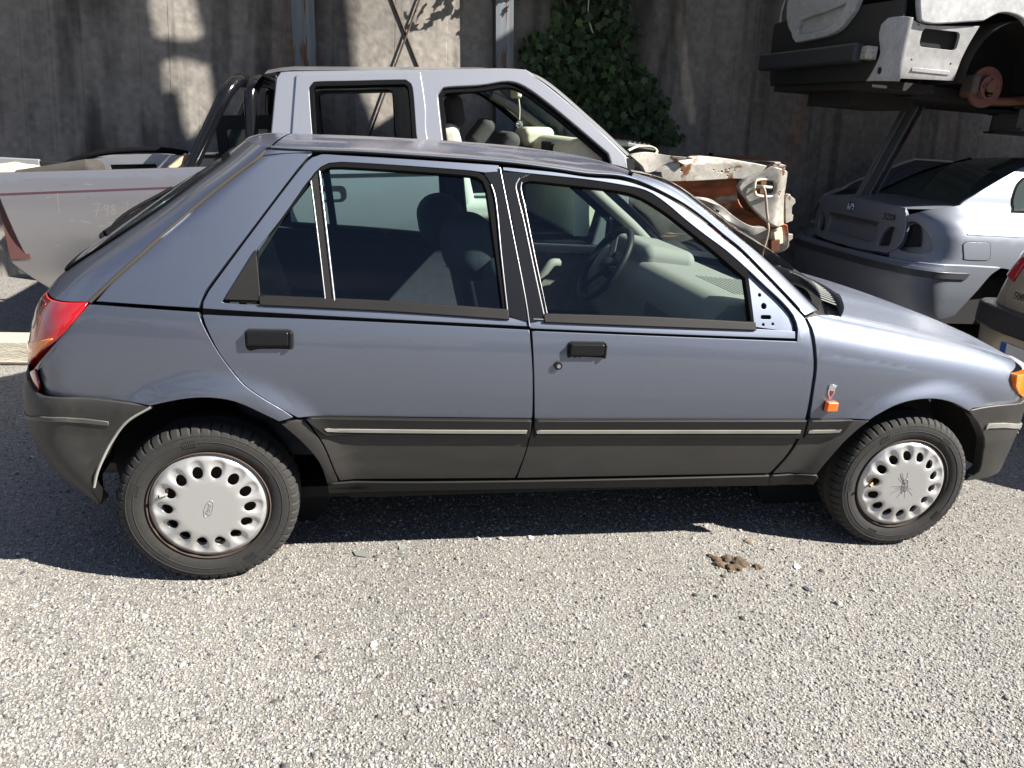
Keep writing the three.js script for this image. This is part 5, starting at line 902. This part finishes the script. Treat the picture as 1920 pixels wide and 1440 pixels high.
  part('tailgate_window', sheet(rectP(-.42, 1.03, .42, 1.36, .06), W_.map, { ...A, off: .01, rim: .01 }), phys(.1, .12, .12, .03, { transmission: .5, thickness: 0 }), tg);
  part('roof', grid((a, b) => { const t = b * 2 - 1; return [mix(.30, 2.4, a), 1.385 + .05 * (1 - t * t), t * .62]; }, 8, 10, { flip: true }), M.white, c);
  part('underbody', [box(.08, .10, -.62, .55, .15, .62), box(.55, .08, -.42, 3.3, .16, .42), box(1.40, .08, -.74, 3.3, .15, .74), box(.2, .0, -.3, .7, .11, .25)], mat(.02, .016, .013, .9, { map: T_DUST }), c);
  part('axle_beam', [cyl(.95, .14, 0, .035, 1.3, 'z', 12), tube([[.95, .14, .5], [1.1, .10, .5], [1.4, .12, .5]], .03, 8, 8)], M.rustBrown, c);
  part('inner_shell', box(.5, .15, -.38, 3.2, .9, .38), M.void, c);
}
// ================================================================== rack posts, bracing, ivy, kerb, litter, salvaged panels above
const wallHit = (px, py, gap = 0) => WORLD.march(px, py, p => p.z - (wallZ(p.y) + gap), 4, 14);
const T_POST = texture(256, 512, (u, v) => { const a = fbm(u, v, 6, 10, 5, 91), r = smooth(.60, .72, fbm(u, v, 5, 12, 5, 92)); const g = .50 + .14 * (a - .5); return [mix(g * .98, .42, r), mix(g * 1.01, .25, r), mix(g * 1.04, .15, r)]; });
M.post = mat(.72, .76, .80, .6, { map: T_POST });
M.steelDark = mat(.05, .052, .058, .6, { map: T_DUST });
M.rod = mat(.055, .03, .02, .8);
const upV = V(-.043, .99, -.128).normalize();                 // posts lean back with the wall
function post(pxl, pxr, py, label, len) {
  const a = wallHit(pxl, py, .17), b = wallHit(pxr, py, .17), c = a.clone().add(b).multiplyScalar(.5), w = a.distanceTo(b), d = .14;
  const foot = c.clone().addScaledVector(upV, -(c.y) / upV.y);
  const o = thing('steel_post', label, 'post', frame(foot.x, foot.y, foot.z), 'steel posts of the rack against the wall');
  const g = (x0, x1, z0, z1) => { const s = box(x0, 0, z0, x1, len, z1); const p = s.attributes.position; for (let i = 0; i < p.count; i++) { const y = p.getY(i); p.setX(i, p.getX(i) + upV.x / upV.y * y); p.setZ(i, p.getZ(i) + upV.z / upV.y * y); } return s; };
  part('front_flange', g(-w / 2, w / 2, -.012, 0), M.post, o); part('web', g(-.005, .005, -d, -.012), M.post, o); part('rear_flange', g(-w / 2, w / 2, -d - .012, -d), M.post, o);
  part('side_plate', g(-w / 2 - .002, -w / 2 + .012, -d, -.012), M.steelDark, o);
  part('base_plate', box(-.16, 0, -.2, .16, .015, .06), M.steelDark, o);
}
post(548, 591, 60, 'grey steel post behind the pickup cab near the roll bars', 4.4);
post(930, 963, 60, 'rust-streaked grey steel post beside the ivy', 4.6);
for (const [a, b, c, d, lab] of [[728, -20, 806, 180, 'thin rusty bracing rod sloping down towards the ivy'], [791, -12, 690, 262, 'thin rusty bracing rod sloping down towards the roll bars']]) {
  const p = wallHit(a, b, a < 750 ? .012 : .03), q = wallHit(c, d, a < 750 ? .012 : .03), e = q.clone().sub(p);
  const o = solo('bracing_rod', tube([p.clone().addScaledVector(e, -.5), p, q, q.clone().addScaledVector(e, .35)], .008, 12, 7), M.rod, lab, 'rod', 'crossed bracing rods on the wall');
}
{ // sloping steel brace under the white car and rack beams
  const a = WORLD.onZ(1712, 195, -2.9), b = WORLD.onZ(1622, 360, -2.9), d = b.clone().sub(a);
  const o = thing('steel_brace', 'sloping grey steel channel under the rack behind the silver saloon', 'brace', WORLD);
  const a2 = a.clone().addScaledVector(d, -.1), b2 = b.clone().addScaledVector(d, 1.45);
  part('channel_web', bar(a2, b2, .012, .15, .003, V(0, 0, 1)), M.post, o);
  for (const s of [1, -1]) { const n = V(d.y, -d.x, 0).normalize().multiplyScalar(.07 * s); part('channel_flange', bar(a2.clone().add(n).add(V(0, 0, .03)), b2.clone().add(n).add(V(0, 0, .03)), .06, .012, .003, n.clone().normalize()), M.post, o); }
  for (const [z, x0, lab] of [[-1.95, 5.1, 'dark steel rack rail carrying the white car, roadside one'], [-2.95, 5.8, 'dark steel rack rail carrying the white car, one beside the wall']]) {
    const r = thing('rack_rail', lab, 'rail', WORLD); part('rail_beam', [box(x0, 1.64, z - .06, 9.2, 1.655, z + .06), box(x0, 1.785, z - .06, 9.2, 1.80, z + .06), box(x0, 1.655, z - .006, 9.2, 1.785, z + .006)], M.steelDark, r);
    for (const x of [x0 + 1.6, 8.9]) part('leg', box(x, 0, z - .06, x + .12, 1.64, z + .06), M.steelDark, r);
  }
}
// upper shelf on the posts: salvaged panels stand on it and shade the wall
{
  const zs = -2.3, sh = thing('rack_shelf', 'steel shelf of the rack above the pickup', 'shelf', WORLD);
  for (const dz of [-.12, .12]) part('shelf_beam', box(-2.5, 2.90, zs + dz - .03, 13.2, 2.98, zs + dz + .03), M.steelDark, sh);
  for (const x of [-2.4, -1.2, 5.2, 6.6, 8, 9.4, 10.8, 12.2]) part('shelf_arm', box(x, 2.84, wallZ(2.84) + .02, x + .06, 2.90, zs + .16), M.steelDark, sh);
  const k = [1.29, 1.34];                                      // shadow offset from shelf plane to wall
  const off = (px, py, c = 0) => { const w = wallHit(px, py), t = (zs - w.z) / SUN.z; return [w.x + SUN.x * t, w.y + SUN.y * t, c]; };
  const po = (s, st = .05) => curve(pxs(s).map(([a, b, c]) => off(a, b, c)), st);
  const low = po('291,118* 330,112 388,126* 397,188 385,226 350,271* 335,250 322,183* 297,181*'), hi = po('266,-70 268,5 279,76* 313,84 352,86 376,72 366,25 356,-20 340,-70*');
  const e0 = off(636, -10), e1 = off(652, 130), e2 = off(668, 185), e3 = off(690, 243);
  const A = thing('van_side', 'salvaged van side panel with window openings standing on the rack shelf', 'body panel', WORLD);
  const M1 = mat(.5, .5, .48, .5);
  part('panel_skin', sheet(curve([[-2.4, 2.99, 1], [e3[0], 2.99, 1], [e3[0], e3[1]], [e2[0], e2[1]], [e1[0], e1[1]], [e0[0], e0[1]], [e0[0] - .03, 6.2, 1], [-2.4, 6.2, 1]], .1), (x, y) => [x, y, zs], { rim: .03, L: .4, holes: [low, hi] }), M1, A);
  const d = '693,246* 745,211 800,172 868,129 922,93 960,66*';
  const B = thing('van_side', 'salvaged van roof panel with a slanted edge standing on the rack shelf', 'body panel', WORLD);
  const dp = pxs(d).map(([a, b, c]) => off(a, b, c)), last = dp[dp.length - 1];
  part('panel_skin', sheet(curve([[e3[0] + .03, 2.99, 1], ...dp, [last[0] + .15, last[1] + .9, 1], [6.6, 6.2, 1], [6.6, 2.99, 1]], .1), (x, y) => [x, y, zs + .02], { rim: .03, L: .4 }), M1, B);
  const C = thing('van_side', 'plain salvaged van side panel standing at the far end of the rack shelf', 'body panel', WORLD);
  part('panel_skin', sheet(rectP(6.63, 2.99, 13.1, 6.0, .1), (x, y) => [x, y, zs], { rim: .03, L: .5 }), M1, C);
}
{ // ivy on the wall
  const r = rng(404);
  const leafG = (() => { const s = new THREE.Shape(); s.moveTo(0, -.5); s.quadraticCurveTo(.15, -.45, .42, -.36); s.lineTo(.30, -.05); s.lineTo(.52, .16); s.lineTo(.20, .22); s.lineTo(0, .62); s.lineTo(-.20, .22); s.lineTo(-.52, .16); s.lineTo(-.30, -.05); s.lineTo(-.42, -.36); s.quadraticCurveTo(-.15, -.45, 0, -.5); const g = new THREE.ShapeGeometry(s, 2), p = g.attributes.position; for (let i = 0; i < p.count; i++) { const x = p.getX(i), y = p.getY(i); p.setZ(i, -.35 * x * x - .25 * Math.max(0, y) ** 2 + .10 * Math.abs(x)); } g.computeVertexNormals(); return g; })();
  const greens = [[.04, .08, .026], [.024, .055, .018], [.07, .12, .04], [.03, .05, .02]].map(c => phys(...c, .5, { transmission: .22, thickness: 0, specularIntensity: .6 }));
  // clumps in photo pixels: x, y, radius x, radius y, weight
  const cl = [[1090, 20, 55, 40, 5], [1130, 40, 60, 45, 6], [1010, 95, 35, 30, 3], [1065, 110, 60, 45, 7], [1120, 125, 60, 50, 8], [1170, 60, 30, 25, 2], [1160, 150, 55, 50, 7], [1200, 175, 35, 40, 4], [1100, 195, 60, 40, 5], [1150, 215, 50, 35, 5], [1200, 225, 40, 35, 4], [1235, 245, 35, 25, 3], [1055, 60, 35, 40, 3], [1020, 140, 40, 30, 2], [1240, 195, 14, 16, .7], [1270, 260, 16, 14, .7], [1000, 245, 30, 22, 1.2], [1025, 262, 25, 18, 1.2], [1075, 160, 50, 35, 4], [1110, -30, 90, 40, 6], [1040, -60, 90, 40, 5], [1180, -70, 90, 50, 5], [950, -80, 60, 30, 1.6], [895, -62, 36, 18, .9], [905, -100, 60, 25, 1.2], [985, -25, 40, 26, 1.4]];
  const W0 = cl.reduce((a, c) => a + c[4], 0), N = 2300, list = [];
  for (let i = 0; i < N; i++) {
    let t = r() * W0, k = 0; while (t > cl[k][4]) t -= cl[k++][4]; const c = cl[k], a = r() * 6.283, d = Math.sqrt(r()) * (1 + .25 * (r() - .3));
    const out = .015 + .24 * r() * r() + (c[1] < 0 ? .06 : 0), p = wallHit(c[0] + c[2] * d * Math.cos(a), c[1] + c[3] * d * Math.sin(a), out); if (!p) continue;
    const s = .035 + .06 * r(), e = new THREE.Euler(-.35 + (r() - .5) * 1.5, (r() - .5) * 1.8, Math.PI + (r() - .5) * 2.2); list.push({ p, s, q: new THREE.Quaternion().setFromEuler(e), m: Math.floor(r() * 4), out });
  }
  const root = list[0].p.clone(); root.set(2.6, 0, wallZ(0) + .03);
  const o = thing('ivy_plant', 'dark green ivy climbing the concrete wall behind the pickup', 'ivy', frame(root.x, root.y, root.z));
  for (const st of [[[0, 0, 0], [-.05, .7, -.07], [-.3, 1.3, -.13], [-.15, 1.9, -.2], [-.4, 2.5, -.27]], [[.03, 0, .01], [.12, .8, -.07], [.02, 1.4, -.14], [.2, 1.9, -.21], [.05, 2.6, -.28]], [[-.05, .7, -.07], [-.5, 1.2, -.12], [-.75, 1.7, -.17]]]) part('stem', tube(st, .012, 24, 6), mat(.12, .085, .055, .9), o);
  part('stem', tube(pxs('1104,0 1103,20 1106,45 1112,62').map(([a, b]) => wallHit(a, b, .19).sub(root)), .006, 12, 6), mat(.45, .42, .36, .8), o);
  list.sort((a, b) => b.out * b.s - a.out * a.s);
  const vis = list.filter(l => l.p.y < 2.45), rest = list.filter(l => l.p.y >= 2.45).concat(vis.slice(290)), near = vis.slice(0, 290);
  for (const l of near) { const m = part('leaf', leafG, greens[l.m], o); m.position.copy(l.p).sub(root); m.quaternion.copy(l.q); m.scale.setScalar(l.s); }
  for (let k = 0; k < 4; k++) { const sub = rest.filter(l => l.m === k), im = new THREE.InstancedMesh(leafG, greens[k], sub.length), mm = new THREE.Matrix4(); sub.forEach((l, i) => { mm.compose(l.p.clone().sub(root), l.q, V(l.s, l.s, l.s)); im.setMatrixAt(i, mm); }); im.name = 'foliage'; im.userData.kind = 'stuff'; shade(im); o.add(im); }
}
{ // kerb along the wall side
  const M2 = mat(.52, .48, .40, .9, { map: T_DUST, bumpMap: T_ROUGH, bumpScale: .01 }); const r = rng(3);
  const a = WORLD.onY(0, 690, 0);
  const o = thing('kerb', 'worn pale concrete kerb beyond the hatchback tail', 'kerb', frame(-3.4, 0, a.z - .12));
  for (let i = 0; i < 5; i++) { const g = new RoundedBoxGeometry(.93, .15, .16, 4, .025), p = g.attributes.position; for (let k = 0; k < p.count; k++) { const n = (fbm(p.getX(k) + i * .37, p.getY(k) * 3 + p.getZ(k), 9, 9, 3, 7) - .5) * .02; p.setXYZ(k, p.getX(k), p.getY(k) + n, p.getZ(k) + n); } g.computeVertexNormals(); g.translate(i * .94 + .47, .072 + .004 * r(), 0); part('kerb_stone', g, M2, o); }
}
{ // litter: dry mud clods, plastic flakes, stones
  const r = rng(55), clodM = mat(.13, .09, .055, .95, { map: T_DUST });
  const lump = (s, fl = .5) => { const g = new THREE.IcosahedronGeometry(s, 2), p = g.attributes.position, a = r() * 9; for (let i = 0; i < p.count; i++) { const x = p.getX(i) / s, y = p.getY(i) / s, z = p.getZ(i) / s, n = 1 + .9 * (fbm(x * .2 + a, z * .2 + y * .15, 9, 9, 3, 17) - .5); p.setXYZ(i, x * n * s, Math.max(y * n * s * fl, -s * .1), z * n * s); } g.computeVertexNormals(); return g; };
  const put = (name, g, px, py, m, lab, cat, grp, y = .002) => { const p = WORLD.onY(px, py, 0); g.rotateY(r() * 6); g.translate(p.x, y, p.z); return solo(name, g, m, lab, cat, grp); };
  for (const [px, py, s] of [[1343, 1050, .018], [1362, 1049, .022], [1349, 1060, .02], [1388, 1056, .03], [1371, 1066, .02], [1382, 1066, .022], [1420, 1064, .016], [1356, 1081, .009], [1332, 1043, .012], [1375, 1050, .015], [1368, 1072, .008]]) put('mud_clod', lump(s, .55), px, py, clodM, 'brown dried mud clod on the yard between the wheels', 'mud clod', 'mud clods scattered on the yard');
  put('mud_clod', lump(.018, .35), 1405, 1016, mat(.2, .16, .11, .9), 'flat olive brown clod lying apart at the edge of the car shadow', 'mud clod');
  const flake = (w, d) => { const g = new THREE.ExtrudeGeometry(new THREE.Shape([[-w, -d * .4], [w * .2, -d], [w, d * .1], [w * .3, d], [-w * .7, d * .5]].map(k => new THREE.Vector2(...k))), { depth: .003, bevelEnabled: false }); g.rotateX(-Math.PI / 2); return g; };
  put('plastic_flake', flake(.035, .02), 678, 1040, mat(.16, .17, .16, .6), 'grey plastic flake lying near the rear wheel', 'plastic flake');
  put('plastic_flake', flake(.022, .012), 754, 1026, mat(.2, .22, .2, .6), 'small greenish flake at the edge of the car shadow', 'plastic flake');
  put('plastic_flake', flake(.016, .009), 1512, 1105, mat(.06, .065, .08, .5), 'dark blue flake on the open yard surface', 'plastic flake');
  put('plastic_flake', flake(.018, .012), 1494, 1064, mat(.75, .74, .7, .6), 'white flake on the yard below the front wheel', 'plastic flake');
  put('plastic_flake', flake(.018, .010), 701, 1210, mat(.75, .75, .73, .6), 'white flake alone in the middle of the open yard', 'plastic flake');
  put('pebble', lump(.012), 995, 1009, mat(.6, .58, .54, .9), 'white pebble at the shadow edge under the sill', 'pebble');
  for (const [px, py] of [[1391, 1160], [1343, 1119], [1539, 1071], [1303, 1117]]) put('pebble', lump(.009), px, py, mat(.03, .03, .03, .8), 'small black stone on the pale yard', 'pebble', 'black stones on the yard');
}
// ================================================================== stacked wrecks across the yard, mirrored in the side windows
{
  const r = rng(700), cols = [[.30, .30, .32], [.35, .04, .04], [.05, .08, .16], [.5, .5, .48], [.10, .10, .11], [.12, .2, .16]];
  const prof = curve([[0, .35, 1], [0, .75], [.25, .95, 1], [1.1, 1.0, 1], [1.75, 1.42], [2.9, 1.45], [3.6, 1.05, 1], [4.1, .95], [4.25, .6], [4.2, .35, 1]], .1);
  const win = curve([[1.3, 1.02, 1], [1.8, 1.35], [2.85, 1.37], [3.3, 1.05, 1]], .1);
  const skin = sheet(prof, (x, y) => [x, y, .8], { rim: 1.6, L: .5, holes: [win], holeRim: .1 }), back = sheet(prof, (x, y) => [x, y, -.82], { rim: 0, L: .5, holes: [win] });
  const names = ['grey', 'red', 'navy', 'pale', 'black', 'green'];
  let i = 0;
  for (const [x, y] of [[-7, 0], [-2.2, 0], [2.6, 0], [7.4, 0], [-6.6, 1.5], [-1.9, 1.5], [3.0, 1.5], [7.2, 1.5], [-2.4, 3.0], [7.5, 3.0]]) {
    const k = i % 6, o = thing('wrecked_car', `${names[k]} wrecked car ${y < 1 ? 'on the ground' : y < 2 ? 'second in a stack' : 'on top of a stack'} across the yard${i > 5 ? ' by the end' : ''}`, 'car', frame(x, y - .3, 9.5 + .3 * r(), 0, (r() - .5) * .2 + (r() < .5 ? Math.PI : 0), 0), 'wrecks stacked across the yard');
    part('body', skin, mat(...cols[k], .4, { metalness: .2 }), o); part('far_side', back, mat(...cols[k], .4), o); i++;
  }
}
renderer.render(scene, camera);
